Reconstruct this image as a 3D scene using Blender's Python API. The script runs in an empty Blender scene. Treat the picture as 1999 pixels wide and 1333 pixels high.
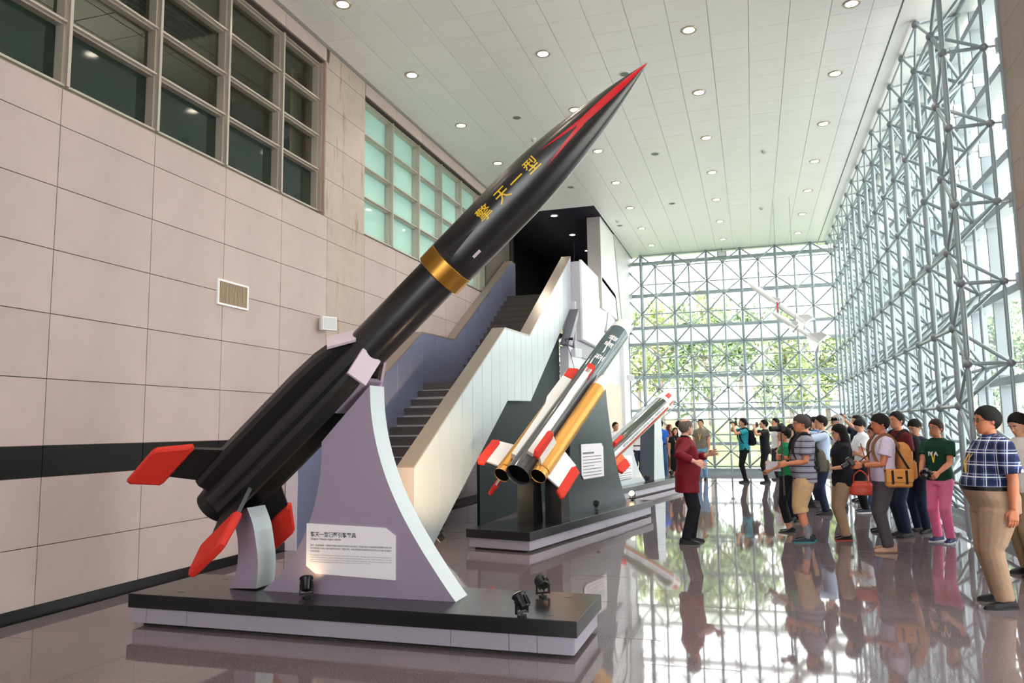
import bpy, bmesh, math, random
import numpy as np
from mathutils import Matrix, Vector
rnd = random.Random(7)
SC = bpy.context.scene
COL = SC.collection
PI = math.pi

# ------------------------------------------------------------------ camera
FPX, YAW, PITCH, ROLL, CAMH = 1495.07, 0.301616, 0.112690, -0.013618, 1.62
def _cam():
    cy, sy, cp, sp = math.cos(YAW), math.sin(YAW), math.cos(PITCH), math.sin(PITCH)
    f = Vector((-sy*cp, cy*cp, sp)); r = Vector((cy, sy, 0)); u = r.cross(f)
    cr, sr = math.cos(ROLL), math.sin(ROLL)
    r2 = cr*r + sr*u; u2 = -sr*r + cr*u
    cam = bpy.data.cameras.new('camera'); o = bpy.data.objects.new('camera', cam); COL.objects.link(o)
    cam.sensor_width = 36.0; cam.lens = 36.0*FPX/1999.0; cam.clip_start = 0.05; cam.clip_end = 500
    m = Matrix((( r2.x, u2.x, -f.x, 0), (r2.y, u2.y, -f.y, 0), (r2.z, u2.z, -f.z, CAMH), (0, 0, 0, 1)))
    o.matrix_world = m
    SC.camera = o
_cam()

# ------------------------------------------------------------------ world and exposure
SC.view_settings.view_transform = 'Standard'; SC.view_settings.look = 'None'
SC.view_settings.gamma = 1.0; SC.view_settings.use_curve_mapping = False
SC.view_settings.exposure = 0.62
W = bpy.data.worlds.new('overcast_sky'); SC.world = W; W.use_nodes = True
bg = W.node_tree.nodes['Background']
bg.inputs['Color'].default_value = (1.0, 0.985, 0.975, 1); bg.inputs['Strength'].default_value = 5.0
def lamp(name, kind, loc, energy, color, **k):
    l = bpy.data.lights.new(name, kind); l.energy = energy; l.color = color
    for a, b in k.items(): setattr(l, a, b)
    o = bpy.data.objects.new(name, l); COL.objects.link(o); o.location = loc
    return o
SUN = lamp('sun', 'SUN', (20, 10, 30), 10.0, (1.0, 0.97, 0.92), angle=0.3)
SUN.rotation_mode = 'QUATERNION'; SUN.rotation_quaternion = Vector((0.3, 0.75, -1.0)).to_track_quat('-Z', 'Y')   # sun behind the building, added to brighten lawn, trees and paving outside
# portals: the glazed openings through which the sky lights the hall
def portal(loc, rot, sx, sy):
    o = lamp('glass_opening', 'AREA', loc, 1, (1, 1, 1), shape='RECTANGLE', size=sx, size_y=sy)
    o.data.cycles.is_portal = True
    o.rotation_euler = rot
portal((3.72, 19.2, 3.8), (0, PI/2, 0), 7.6, 16.2)
portal((-0.6, 27.55, 3.8), (-PI/2, 0, 0), 8.4, 7.6)
portal((3.72, 6.2, 3.8), (0, PI/2, 0), 7.6, 4.6)  # portal of the added side glazing
portal((-0.3, -8.05, 3.4), (PI/2, 0, 0), 7.6, 6.8)  # portal of the added glazing behind the camera
try:
    SC.cycles.max_bounces = 8; SC.cycles.diffuse_bounces = 4; SC.cycles.glossy_bounces = 4
    SC.cycles.transparent_max_bounces = 24; SC.cycles.transmission_bounces = 4
    SC.cycles.caustics_reflective = False; SC.cycles.caustics_refractive = False
    SC.cycles.sample_clamp_indirect = 6.0
    SC.cycles.use_denoising = True
except Exception: pass

# ------------------------------------------------------------------ materials
MATS = {}
def s2l(c):
    return tuple(((v/255.0)/12.92 if v/255.0 <= 0.04045 else ((v/255.0+0.055)/1.055)**2.4) for v in c)
def mat(name, rgb, rough=0.5, metal=0.0, spec=0.5, coat=0.0, coat_rough=0.05, var=0.0, noise=None, bump=None, emit=None, srgb=True, trans=0.0, ior=None, alpha=None):
    """principled material; var = brightness change per object, noise = (scale, amount), bump = (scale, strength)"""
    if name in MATS: return MATS[name]
    m = bpy.data.materials.new(name); m.use_nodes = True; MATS[name] = m
    nt = m.node_tree; N = nt.nodes; L = nt.links; b = N['Principled BSDF']
    c = s2l(rgb) if srgb else rgb
    b.inputs['Base Color'].default_value = (*c, 1); b.inputs['Roughness'].default_value = rough
    b.inputs['Metallic'].default_value = metal; b.inputs['Specular IOR Level'].default_value = spec
    b.inputs['Coat Weight'].default_value = coat; b.inputs['Coat Roughness'].default_value = coat_rough
    if ior: b.inputs['IOR'].default_value = ior
    if trans: b.inputs['Transmission Weight'].default_value = trans
    if emit:
        b.inputs['Emission Color'].default_value = (*s2l(emit[0]), 1); b.inputs['Emission Strength'].default_value = emit[1]
    fac = None
    if noise:
        tc = N.new('ShaderNodeTexCoord'); n = N.new('ShaderNodeTexNoise'); n.inputs['Scale'].default_value = noise[0]
        n.inputs['Detail'].default_value = 6; n.inputs['Roughness'].default_value = 0.65
        L.new(tc.outputs['Object'], n.inputs['Vector'])
        mr = N.new('ShaderNodeMapRange'); mr.inputs[1].default_value = 0.3; mr.inputs[2].default_value = 0.7
        mr.inputs[3].default_value = 1-noise[1]; mr.inputs[4].default_value = 1+noise[1]
        L.new(n.outputs['Fac'], mr.inputs[0]); fac = mr.outputs[0]
    if var:
        oi = N.new('ShaderNodeObjectInfo'); mr2 = N.new('ShaderNodeMapRange')
        mr2.inputs[3].default_value = 1-var; mr2.inputs[4].default_value = 1+var
        L.new(oi.outputs['Random'], mr2.inputs[0])
        if fac is None: fac = mr2.outputs[0]
        else:
            mu = N.new('ShaderNodeMath'); mu.operation = 'MULTIPLY'; L.new(fac, mu.inputs[0]); L.new(mr2.outputs[0], mu.inputs[1]); fac = mu.outputs[0]
    if fac is not None:
        mx = N.new('ShaderNodeVectorMath'); mx.operation = 'SCALE'; mx.inputs[0].default_value = c
        L.new(fac, mx.inputs['Scale']); L.new(mx.outputs[0], b.inputs['Base Color'])
    if bump:
        tc = N.new('ShaderNodeTexCoord'); n = N.new('ShaderNodeTexNoise'); n.inputs['Scale'].default_value = bump[0]; n.inputs['Detail'].default_value = 4
        bp = N.new('ShaderNodeBump'); bp.inputs['Strength'].default_value = bump[1]; bp.inputs['Distance'].default_value = 0.01
        L.new(tc.outputs['Object'], n.inputs['Vector']); L.new(n.outputs['Fac'], bp.inputs['Height']); L.new(bp.outputs[0], b.inputs['Normal'])
    return m
def glass_mat(name, tint=(1, 1, 1), refl=0.06, rough=0.0):
    m = bpy.data.materials.new(name); m.use_nodes = True; MATS[name] = m
    nt = m.node_tree; N = nt.nodes; L = nt.links; N.remove(N['Principled BSDF'])
    out = N['Material Output']; t = N.new('ShaderNodeBsdfTransparent'); t.inputs[0].default_value = (*tint, 1)
    g = N.new('ShaderNodeBsdfGlossy'); g.inputs['Roughness'].default_value = rough
    lw = N.new('ShaderNodeLayerWeight'); pw = N.new('ShaderNodeMath'); pw.operation = 'POWER'; pw.inputs[1].default_value = 5.0; L.new(lw.outputs['Facing'], pw.inputs[0])
    ma = N.new('ShaderNodeMath'); ma.operation = 'MULTIPLY_ADD'; ma.inputs[1].default_value = 0.9; ma.inputs[2].default_value = 0.035; L.new(pw.outputs[0], ma.inputs[0])
    mx = N.new('ShaderNodeMixShader'); L.new(ma.outputs[0], mx.inputs[0]); L.new(t.outputs[0], mx.inputs[1]); L.new(g.outputs[0], mx.inputs[2])
    L.new(mx.outputs[0], out.inputs[0])
    return m

# ------------------------------------------------------------------ mesh builder
class MB:
    def __init__(self): self.v = []; self.f = []; self.m = []
    def add(self, vs, fs, mi=0):
        o = len(self.v); self.v += [tuple(p) for p in vs]
        for f in fs: self.f.append(tuple(i+o for i in f)); self.m.append(mi)
        return self
    def box(self, x0, x1, y0, y1, z0, z1, mi=0):
        vs = [(x0,y0,z0),(x1,y0,z0),(x1,y1,z0),(x0,y1,z0),(x0,y0,z1),(x1,y0,z1),(x1,y1,z1),(x0,y1,z1)]
        return self.add(vs, [(0,3,2,1),(4,5,6,7),(0,1,5,4),(1,2,6,5),(2,3,7,6),(3,0,4,7)], mi)
    def obox(self, c, ax, ay, az, mi=0):
        """box with centre c and half-axis vectors"""
        c, ax, ay, az = (Vector(q) for q in (c, ax, ay, az)); vs = []
        for k in (-1, 1):
            for i, j in ((-1,-1),(1,-1),(1,1),(-1,1)): vs.append(c+ax*i+ay*j+az*k)
        return self.add(vs, [(0,3,2,1),(4,5,6,7),(0,1,5,4),(1,2,6,5),(2,3,7,6),(3,0,4,7)], mi)
    def bevbox(self, x0, x1, y0, y1, z0, z1, b, mi=0):
        """box with chamfered edges along all three axes"""
        X, Y, Z = (x0, x1), (y0, y1), (z0, z1)
        vs = []; idx = {}
        for a in range(3):
            for i in (0, 1):
                for j in (0, 1):
                    for k in (0, 1):
                        p = [X[i], Y[j], Z[k]]; s = [1-2*i, 1-2*j, 1-2*k]
                        for q in range(3):
                            if q != a: p[q] += s[q]*b
                        idx[(a, i, j, k)] = len(vs); vs.append(tuple(p))
        fs = []
        for i in (0, 1):
            fs.append([idx[(0,i,j,k)] for j, k in ((0,0),(1,0),(1,1),(0,1))])
            fs.append([idx[(1,j,i,k)] for j, k in ((0,0),(1,0),(1,1),(0,1))])
            fs.append([idx[(2,j,k,i)] for j, k in ((0,0),(1,0),(1,1),(0,1))])
        for i in (0, 1):
            for j in (0, 1):
                fs.append([idx[(0,i,j,0)], idx[(1,i,j,0)], idx[(1,i,j,1)], idx[(0,i,j,1)]])
                fs.append([idx[(1,0,i,j)], idx[(2,0,i,j)], idx[(2,1,i,j)], idx[(1,1,i,j)]])
                fs.append([idx[(0,i,0,j)], idx[(2,i,0,j)], idx[(2,i,1,j)], idx[(0,i,1,j)]])
                for k in (0, 1): fs.append([idx[(0,i,j,k)], idx[(1,i,j,k)], idx[(2,i,j,k)]])
        fs = [f for f in fs]
        # the three-index loops above repeat corner triangles only once per (i, j, k)
        return self.add(vs, fs, mi)
    def tube(self, p0, p1, r0, r1=None, n=10, mi=0, caps=True):
        p0, p1 = Vector(p0), Vector(p1); r1 = r0 if r1 is None else r1
        return self.path([p0, p1], [r0, r1], n, mi, caps)
    def path(self, pts, rad, n=10, mi=0, caps=True, flat=1.0, up=None):
        """tube along a polyline; flat < 1 squashes along the frame's second axis"""
        pts = [Vector(p) for p in pts]; rings = []
        rad = rad if isinstance(rad, (list, tuple)) else [rad]*len(pts)
        d0 = (pts[1]-pts[0]).normalized()
        u = Vector(up) if up is not None else (Vector((0,0,1)) if abs(d0.z) < 0.9 else Vector((1,0,0)))
        for i, p in enumerate(pts):
            d = (pts[min(i+1, len(pts)-1)]-pts[max(i-1, 0)]).normalized()
            a = d.cross(u)
            if a.length < 1e-5: a = d.orthogonal()
            a.normalize(); b = a.cross(d).normalized(); u = b
            rings.append([p+a*(rad[i]*math.cos(2*PI*k/n))+b*(rad[i]*flat*math.sin(2*PI*k/n)) for k in range(n)])
        return self.loft(rings, mi, caps)
    def loft(self, rings, mi=0, caps=True, closed=True):
        n = len(rings[0]); vs = [p for r in rings for p in r]; fs = []
        for i in range(len(rings)-1):
            for k in range(n if closed else n-1):
                k2 = (k+1) % n
                fs.append((i*n+k, i*n+k2, (i+1)*n+k2, (i+1)*n+k))
        if caps:
            fs.append(tuple(range(n-1, -1, -1))); fs.append(tuple((len(rings)-1)*n+k for k in range(n)))
        return self.add(vs, fs, mi)
    def lathe(self, prof, n=32, mi=0, axis='x', y=0.0, z=0.0, caps=True, c=(0,0,0)):
        """profile (s, r) turned about an axis through c"""
        rings = []
        for s, r in prof:
            r = max(r, 1e-4); ring = []
            for k in range(n):
                a = 2*PI*k/n; co, si = math.cos(a)*r, math.sin(a)*r
                if axis == 'x': p = (c[0]+s, c[1]+y+co, c[2]+z+si)
                elif axis == 'z': p = (c[0]+co, c[1]+si, c[2]+s)
                else: p = (c[0]+si, c[1]+s, c[2]+co)
                ring.append(p)
            rings.append(ring)
        return self.loft(rings, mi, caps)
    def sphere(self, c, r, n=12, m=8, mi=0, sc=(1, 1, 1)):
        rings = []
        for i in range(m+1):
            t = PI*i/m; z = -math.cos(t); q = max(math.sin(t), 1e-3)
            rings.append([(c[0]+sc[0]*r*q*math.cos(2*PI*k/n), c[1]+sc[1]*r*q*math.sin(2*PI*k/n), c[2]+sc[2]*r*z) for k in range(n)])
        return self.loft(rings, mi, True)
    def prism(self, poly, d, mi=0):
        """polygon of 3D points pushed along vector d"""
        n = len(poly); d = Vector(d); vs = [Vector(p) for p in poly]+[Vector(p)+d for p in poly]
        fs = [tuple(range(n-1, -1, -1)), tuple(range(n, 2*n))]+[(k, (k+1) % n, n+(k+1) % n, n+k) for k in range(n)]
        return self.add(vs, fs, mi)
    def mesh(self, name, mats, smooth=False):
        me = bpy.data.meshes.new(name); me.from_pydata(self.v, [], self.f)
        for m in (mats if isinstance(mats, (list, tuple)) else [mats]): me.materials.append(m)
        for p, i in zip(me.polygons, self.m): p.material_index = i
        bm = bmesh.new(); bm.from_mesh(me); bmesh.ops.recalc_face_normals(bm, faces=bm.faces); bm.to_mesh(me); bm.free()
        if smooth:
            me.polygons.foreach_set('use_smooth', [True]*len(me.polygons))
            try: me.set_sharp_from_angle(angle=math.radians(smooth if smooth > 1 else 35))
            except Exception: pass
        me.update(); return me
    def build(self, name, mats, parent=None, smooth=False, **tags):
        return ob(name, self.mesh(name, mats, smooth), parent, **tags)

def ob(name, data, parent=None, loc=None, label=None, cat=None, group=None, kind=None, mw=None):
    o = bpy.data.objects.new(name, data); COL.objects.link(o)
    if parent is not None: o.parent = parent
    if loc is not None: o.location = loc
    if mw is not None: o.matrix_world = mw
    tag(o, label, cat, group, kind)
    return o
def tag(o, label=None, cat=None, group=None, kind=None):
    if label: o['label'] = label
    if cat: o['category'] = cat
    if group: o['group'] = group
    if kind: o['kind'] = kind
    return o
def empty(name, loc=(0,0,0), rz=0.0, label=None, cat=None, group=None, kind=None, mw=None):
    o = bpy.data.objects.new(name, None); COL.objects.link(o); o.location = loc; o.rotation_euler = (0, 0, rz); o.empty_display_size = 0.2
    if mw is not None: o.matrix_world = mw
    return tag(o, label, cat, group, kind)
def copy_tree(o, parent=None):
    c = o.copy(); COL.objects.link(c); c.parent = parent
    for ch in list(o.children): copy_tree(ch, c)
    return c

# text as a mesh, x to the right, y up, origin at the left of the baseline
def text_mesh(s, size, bold=0.0, align='LEFT', space=1.0, line=1.0):
    cu = bpy.data.curves.new('lettering', 'FONT'); cu.body = s; cu.size = 1.0; cu.align_x = align; cu.offset = bold/size
    cu.space_character = space; cu.space_line = line; cu.resolution_u = 2
    o = bpy.data.objects.new('lettering_source', cu); COL.objects.link(o)
    dg = bpy.context.evaluated_depsgraph_get(); dg.update()
    me = bpy.data.meshes.new_from_object(o.evaluated_get(dg))
    bpy.data.objects.remove(o); bpy.data.curves.remove(cu)
    me.transform(Matrix.Scale(size, 4))
    return me
def text_obj(name, s, size, M, mt, parent=None, bold=0.0, align='LEFT', space=1.0, fit=None, wrap=None, line=1.0):
    """M places the text plane; fit = wanted width; wrap(x, y) -> point bends it over a surface"""
    me = text_mesh(s, size, bold, align, space, line)
    n = len(me.vertices); co = np.empty(n*3); me.vertices.foreach_get('co', co); co = co.reshape(-1, 3)
    if fit and n:
        w = co[:, 0].max()-co[:, 0].min(); co[:, 0] = (co[:, 0]-co[:, 0].min())*fit/w
    if wrap is not None:
        bm = bmesh.new(); bm.from_mesh(me); bmesh.ops.triangulate(bm, faces=bm.faces)
        for _ in range(5):
            es = [q for q in bm.edges if q.calc_length() > 0.02]
            if not es: break
            bmesh.ops.subdivide_edges(bm, edges=es, cuts=1); bmesh.ops.triangulate(bm, faces=[q for q in bm.faces if len(q.verts) > 3])
        bm.to_mesh(me); bm.free()
        n = len(me.vertices); co = np.empty(n*3); me.vertices.foreach_get('co', co); co = co.reshape(-1, 3)
        co = np.array([wrap(p[0], p[1]) for p in co])
    else: co = np.array([tuple(M @ Vector(p)) for p in co])
    me.vertices.foreach_set('co', co.ravel()); me.materials.clear(); me.materials.append(mt); me.update()
    return ob(name, me, parent)
# ================================================================== the hall
XL, XC, ZC = -6.206, 2.35, 7.68          # stone wall face, ceiling edge, ceiling height
XR, YE = 3.56, 27.4                      # glass planes at the side and the end
Y0 = -8.0
M_stone = mat('wall_stone', (190, 171, 167), 0.55, var=0.035, noise=(2.2, 0.06), bump=(60, 0.05))
M_stone_old = mat('wall_stone_weathered', (184, 168, 157), 0.6, var=0.03, noise=(3.0, 0.10), bump=(60, 0.05))
def weathered():
    nt = M_stone_old.node_tree; N = nt.nodes; L = nt.links; b = N['Principled BSDF']; src = b.inputs['Base Color'].links[0].from_socket
    ge = N.new('ShaderNodeNewGeometry'); mp = N.new('ShaderNodeMapping'); mp.inputs['Scale'].default_value = (6, 7, 1.1); L.new(ge.outputs['Position'], mp.inputs[0])
    n = N.new('ShaderNodeTexNoise'); n.inputs['Scale'].default_value = 1.0; n.inputs['Detail'].default_value = 8; n.inputs['Roughness'].default_value = 0.7; L.new(mp.outputs[0], n.inputs[0])
    r = N.new('ShaderNodeMapRange'); r.inputs[1].default_value = 0.56; r.inputs[2].default_value = 0.72; L.new(n.outputs['Fac'], r.inputs[0])
    mx = N.new('ShaderNodeMix'); mx.data_type = 'RGBA'; L.new(r.outputs[0], mx.inputs[0]); L.new(src, mx.inputs[6]); mx.inputs[7].default_value = (*s2l((132, 104, 82)), 1); L.new(mx.outputs[2], b.inputs['Base Color'])
weathered()
M_stone_r = mat('pier_stone', (176, 156, 144), 0.55, var=0.03, noise=(2.2, 0.06))
M_joint = mat('joint_dark', (92, 84, 80), 0.8)
M_black_stone = mat('black_stone', (26, 27, 27), 0.35, spec=0.15, var=0.1)
M_base = mat('baseboard_black', (22, 22, 23), 0.35)
M_ceil = mat('ceiling_panel', (244, 245, 243), 0.32, spec=0.5, var=0.008)
M_ceilj = mat('ceiling_joint', (205, 210, 207), 0.7)
M_steel = mat('brushed_steel', (196, 186, 174), 0.3, metal=0.45)
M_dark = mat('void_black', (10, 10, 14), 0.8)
M_white = mat('white_paint', (238, 240, 242), 0.4)
M_alu = mat('aluminium_grey', (172, 184, 190), 0.4, metal=0.35)
M_fin = mat('mullion_grey', (162, 174, 180), 0.45)

def granite():
    m = mat('floor_granite', (104, 93, 97), 0.04, spec=0.6, var=0.07)
    nt = m.node_tree; N = nt.nodes; L = nt.links; b = N['Principled BSDF']
    src = b.inputs['Base Color'].links[0].from_socket
    tc = N.new('ShaderNodeTexCoord'); n1 = N.new('ShaderNodeTexNoise'); n1.inputs['Scale'].default_value = 190; n1.inputs['Detail'].default_value = 2
    n2 = N.new('ShaderNodeTexVoronoi'); n2.inputs['Scale'].default_value = 120
    L.new(tc.outputs['Object'], n1.inputs['Vector']); L.new(tc.outputs['Object'], n2.inputs['Vector'])
    r1 = N.new('ShaderNodeMapRange'); r1.inputs[1].default_value = 0.35; r1.inputs[2].default_value = 0.65; r1.inputs[3].default_value = 0.45; r1.inputs[4].default_value = 1.6
    r2 = N.new('ShaderNodeMapRange'); r2.inputs[1].default_value = 0.0; r2.inputs[2].default_value = 0.6; r2.inputs[3].default_value = 0.75; r2.inputs[4].default_value = 1.2
    L.new(n1.outputs['Fac'], r1.inputs[0]); L.new(n2.outputs['Distance'], r2.inputs[0])
    mu = N.new('ShaderNodeMath'); mu.operation = 'MULTIPLY'; L.new(r1.outputs[0], mu.inputs[0]); L.new(r2.outputs[0], mu.inputs[1])
    vs = N.new('ShaderNodeVectorMath'); vs.operation = 'SCALE'; L.new(src, vs.inputs[0]); L.new(mu.outputs[0], vs.inputs['Scale'])
    L.new(vs.outputs[0], b.inputs['Base Color'])
    return m
M_granite = granite()

# ---- floor: a bed with granite tiles laid on it, 0.6 m square
floor = MB().box(-7.6, 4.0, Y0, 27.6, -0.3, -0.012).build('floor', mat('floor_bed', (70, 64, 66), 0.4), kind='structure')
T = 0.6; gx0, gy0 = -0.145, 0.1
tiles = []
for i in range(-11, 7):
    for j in range(4, 46):
        x, y = gx0+T*i, gy0+T*j
        if x+T > 3.6 or y+T > 27.5 or x < -6.25: continue
        tiles.append((x, y))
tm = MB().box(0.0006, T-0.0006, 0.0006, T-0.0006, -0.012, 0.0).mesh('floor_tile', M_granite)
def in_view(x, y, z=0):
    v = Vector((x, y, z-CAMH)); m = SC.camera.matrix_world.to_3x3()
    d = m.col[2].dot(v)*-1
    if d < 0.3: return False
    return abs(m.col[0].dot(v)/d*FPX) < 1080 and abs(m.col[1].dot(v)/d*FPX) < 740
tiles.sort(key=lambda t: (not in_view(t[0]+T/2, t[1]+T/2), math.hypot(t[0]+T/2, t[1]+T/2)))
rest = MB()
for k, (x, y) in enumerate(tiles):
    if k < 300:
        o = ob('tile', tm, floor, loc=(x, y, 0)); o.rotation_euler = (rnd.gauss(0, 0.0011), rnd.gauss(0, 0.0011), 0)
    else:
        rest.box(x+0.0006, x+T-0.0006, y+0.0006, y+T-0.0006, -0.012, 0)
rest.build('tile_field', M_granite, floor, kind='stuff')
MB().box(-7.6, 4.0, Y0, gy0+T*4-0.001, -0.012, 0).build('floor_apron', M_granite, floor)

# ---- ceiling with square metal panels, 0.578 m
ceil = MB().box(-6.5, XC, Y0, 27.5, ZC+0.02, ZC+0.3).build('ceiling', M_ceilj, kind='structure')
CP = 0.578; cells = []
for i in range(-12, 4):
    for j in range(-28, 50):
        x, y = 0.218+CP*i, 11.205+CP*j
        if x < -6.75 or x+CP > XC+0.2 or y < Y0 or y+CP > 27.4: continue
        x0, x1 = max(x, -6.2), min(x+CP, XC)
        if x1-x0 < 0.1: continue
        if y > 20.3 and x1 < -3.9: continue
        cells.append((x0, x1, y))
cells.sort(key=lambda c: (not in_view((c[0]+c[1])/2, c[2]+CP/2, ZC), math.hypot((c[0]+c[1])/2, c[2])))
pm = MB().box(0.0035, CP-0.0035, 0.0025, CP-0.0025, 0, 0.018).mesh('ceiling_panel', M_ceil)
rest = MB()
for k, (x0, x1, y) in enumerate(cells):
    if k < 300:
        if x1-x0 > CP-0.01: ob('panel', pm, ceil, loc=(x0, y, ZC))
        else: MB().box(x0+0.0035, x1-0.0035, y+0.0025, y+CP-0.0025, ZC, ZC+0.018).build('panel', M_ceil, ceil)
    else: rest.box(x0+0.0035, x1-0.0035, y+0.0025, y+CP-0.0025, ZC, ZC+0.018)
rest.build('panel_field', M_ceil, ceil, kind='stuff')
MB().box(XC+0.02, 4.0, Y0, 27.6, ZC-0.01, ZC+0.3).build('border_soffit', M_ceil, ceil)
MB().box(XC, XC+0.02, Y0, 27.5, ZC+0.01, ZC+0.3).build('border_gap', mat('gap_grey', (150, 154, 152), 0.7), ceil)
MB().box(-7.2, -3.9, 20.3, 27.5, ZC-0.004, ZC+0.3).build('dark_soffit', mat('dark_soffit', (24, 17, 34), 0.6, spec=0.2), ceil)

# ---- stone wall on the stair side
wl = MB().box(-6.6, XL-0.02, Y0, 20.2, -0.3, 4.93).box(-6.6, XL-0.02, Y0, 20.2, 7.44, ZC+0.2).box(-6.6, XL-0.02, 10.22, 11.51, 4.9, 7.6).box(-6.6, XL-0.02, 17.9, 20.2, 4.9, 7.6).build('wall_left', M_joint, kind='structure')
ys = [5.465+1.212*k for k in range(-8, 13)]
rows = [(0.10, 0.621), (0.621, 1.236), (1.236, 1.518), (1.518, 2.133), (2.133, 2.741), (2.741, 3.35), (3.35, 3.958), (3.958, 4.566), (4.566, 4.935)]
cache = {}
def wall_tile(y0, y1, z0, z1, m, g=0.008):
    key = (round(y1-y0, 3), round(z1-z0, 3), m.name)
    if key not in cache:
        cache[key] = MB().box(XL-0.02, XL, g/2, y1-y0-g/2, g/2, z1-z0-g/2).mesh('wall_tile', m)
    return ob('tile', cache[key], wl, loc=(0, y0, z0))
for a, b in zip(ys[:-1], ys[1:]):
    if b > 20.2 or a < -2: continue
    for r, (z0, z1) in enumerate(rows):
        if a > 12.4 and z1 < 2.2 and a > 13: pass
        wall_tile(a, b, z0, z1, M_black_stone if r == 2 else (M_stone_old if 10.1 < a < 11.2 and r > 4 else M_stone))
    if not (10.1 < a < 11.4): wall_tile(a, b, 7.45, ZC, M_stone)
zz = 4.935
while zz < ZC-0.05:
    z1 = min(zz+0.608, ZC); wall_tile(10.225, 11.507, zz, z1, M_stone_old); zz = z1
    if zz > 7.5: break
if zz < ZC-0.01: wall_tile(10.225, 11.507, zz, ZC, M_stone_old)
# reveals of the window recess on the pier
for k, z in enumerate([4.93+0.55*q for q in range(5)]):
    MB().box(-6.55, XL-0.003, 10.205, 10.224, z+0.003, min(z+0.547, 7.45)).build('reveal_tile', mat('reveal_stone', (172, 142, 132), 0.5), wl)
MB().box(XL, XL+0.015, Y0, 12.45, 0.0, 0.10).build('baseboard_left', M_base, kind='structure')

# dark weather stains on the pier, thin drips with their own shape
# ---- window band over the stone wall: dark glass, steel mullions, room behind
M_glass_dark = glass_mat('dark_room_glass', (0.62, 0.66, 0.64))
M_green_panel = mat('green_backed_glass', (18, 38, 32), 0.06, spec=0.5)
def window_band(name, ya, yb, step, zs, pane_mats, xg=-6.42, fr=M_steel, start=None):
    w = empty(name, (xg, ya, zs[0]), kind='structure')
    inv = Matrix.Translation((-xg, -ya, -zs[0]))
    def put(nm, mb, m, par=w):
        o = mb.build(nm, m, par); o.matrix_parent_inverse = inv if par is w else Matrix.Identity(4); return o
    cols = [ya]; y = start if start is not None else ya+step
    while y < yb-0.15: cols.append(y); y += step
    cols.append(yb)
    for i in range(len(cols)-1):
        for j in range(len(zs)-1):
            mt = pane_mats(i, j, (cols[i]+cols[i+1])/2)
            put('pane', MB().box(xg-0.012, xg, cols[i]+0.04, cols[i+1]-0.04, zs[j]+0.03, zs[j+1]-0.03), mt)
    for c in cols:
        put('mullion', MB().box(xg-0.05, xg+0.10, c-0.035, c+0.035, zs[0]-0.01, zs[-1]+0.01).box(xg+0.10, xg+0.16, c-0.018, c+0.018, zs[0]-0.01, zs[-1]+0.01), fr)
    for j, z in enumerate(zs):
        put('transom', MB().box(xg-0.05, xg+0.085, cols[0], cols[-1], z-0.03, z+0.03).box(xg+0.085, xg+0.13, cols[0], cols[-1], z-0.012, z+0.012), fr)
    return w
ZS = [5.02, 5.68, 6.23, 6.82, 7.40]
window_band('window_1', -2.8+0.0, 10.2, 1.197, ZS, lambda i, j, y: M_green_panel if j == 0 else M_glass_dark, start=-2.8+0.0+1.197-0.003)
M_teal = mat('teal_backed_glass', (178, 224, 215), 0.12, spec=0.5, coat=0.5, coat_rough=0.02)
window_band('window_2', 11.53, 17.9, 1.2, ZS, lambda i, j, y: M_teal, start=12.73)
# the dim office behind the first band
office = MB().box(-10.6, -10.5, Y0, 13.4, 4.6, 7.75).box(-10.6, -6.6, Y0, 13.4, 4.5, 4.6).box(-10.6, -6.6, 13.4, 13.5, 4.5, 7.8).box(-10.6, -6.6, Y0-0.1, Y0, 4.5, 7.8).build('wall_office', mat('office_wall', (120, 112, 98), 0.8), kind='structure')
oc = MB().box(-10.6, -6.5, Y0, 13.5, 7.46, 7.8).build('ceiling_office', mat('office_ceiling_gap', (60, 60, 58), 0.8), kind='structure')
M_otile = mat('office_ceiling_tile', (150, 146, 138), 0.8, var=0.03)
otm = MB().box(0.01, 0.59, 0.01, 0.59, 0, 0.01).mesh('office_tile', M_otile)
for i in range(6):
    for j in range(20):
        ob('ceiling_tile', otm, oc, loc=(-7.15-0.6*i, 0.8+0.6*j, 7.45))
M_louvre = mat('louvre_chrome', (210, 214, 210), 0.15, metal=0.9)
for lx, ly in ((-7.3, 5.85), (-8.1, 6.9), (-7.6, 8.3)):
    tf = empty('troffer_light', (lx, ly, 7.44), label='recessed office light with parabolic chrome louvre behind the dark glass', cat='ceiling light', group='louvre lights in the dim office')
    MB().box(-0.3, 0.3, -0.6, 0.6, -0.005, 0.006).build('housing', mat('troffer_dark', (40, 42, 42), 0.6), tf)
    for s in (-0.2, 0, 0.2):
        MB().box(s-0.05, s-0.04, -0.58, 0.58, -0.06, -0.005).box(s+0.04, s+0.05, -0.58, 0.58, -0.06, -0.005).build('louvre_rail', M_louvre, tf)
        sl = MB()
        for q in range(10):
            yq = -0.54+q*0.12; sl.box(s-0.04, s+0.04, yq-0.004, yq+0.004, -0.055, -0.01)
        sl.build('louvre_vanes', M_louvre, tf, kind='stuff')
cm = MB(); cpts = []
for k in range(60):
    y = 10.15+0.8*k/59; cpts.append((-6.8+0.035*math.sin(k*0.9), y))
cm.loft([[(x, y, 5.0), (x, y, 7.4), (x-0.01, y, 7.4), (x-0.01, y, 5.0)] for x, y in cpts])
cm.build('curtain', mat('curtain_cream', (206, 190, 150), 0.8), label='cream pleated curtain hanging behind the last dark pane', cat='curtain', smooth=60)
lamp('office_fill', 'POINT', (-8.8, 8.0, 6.0), 60, (1, 0.9, 0.75), shadow_soft_size=0.3)  # added point light to brighten the office; no fixture there

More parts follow.
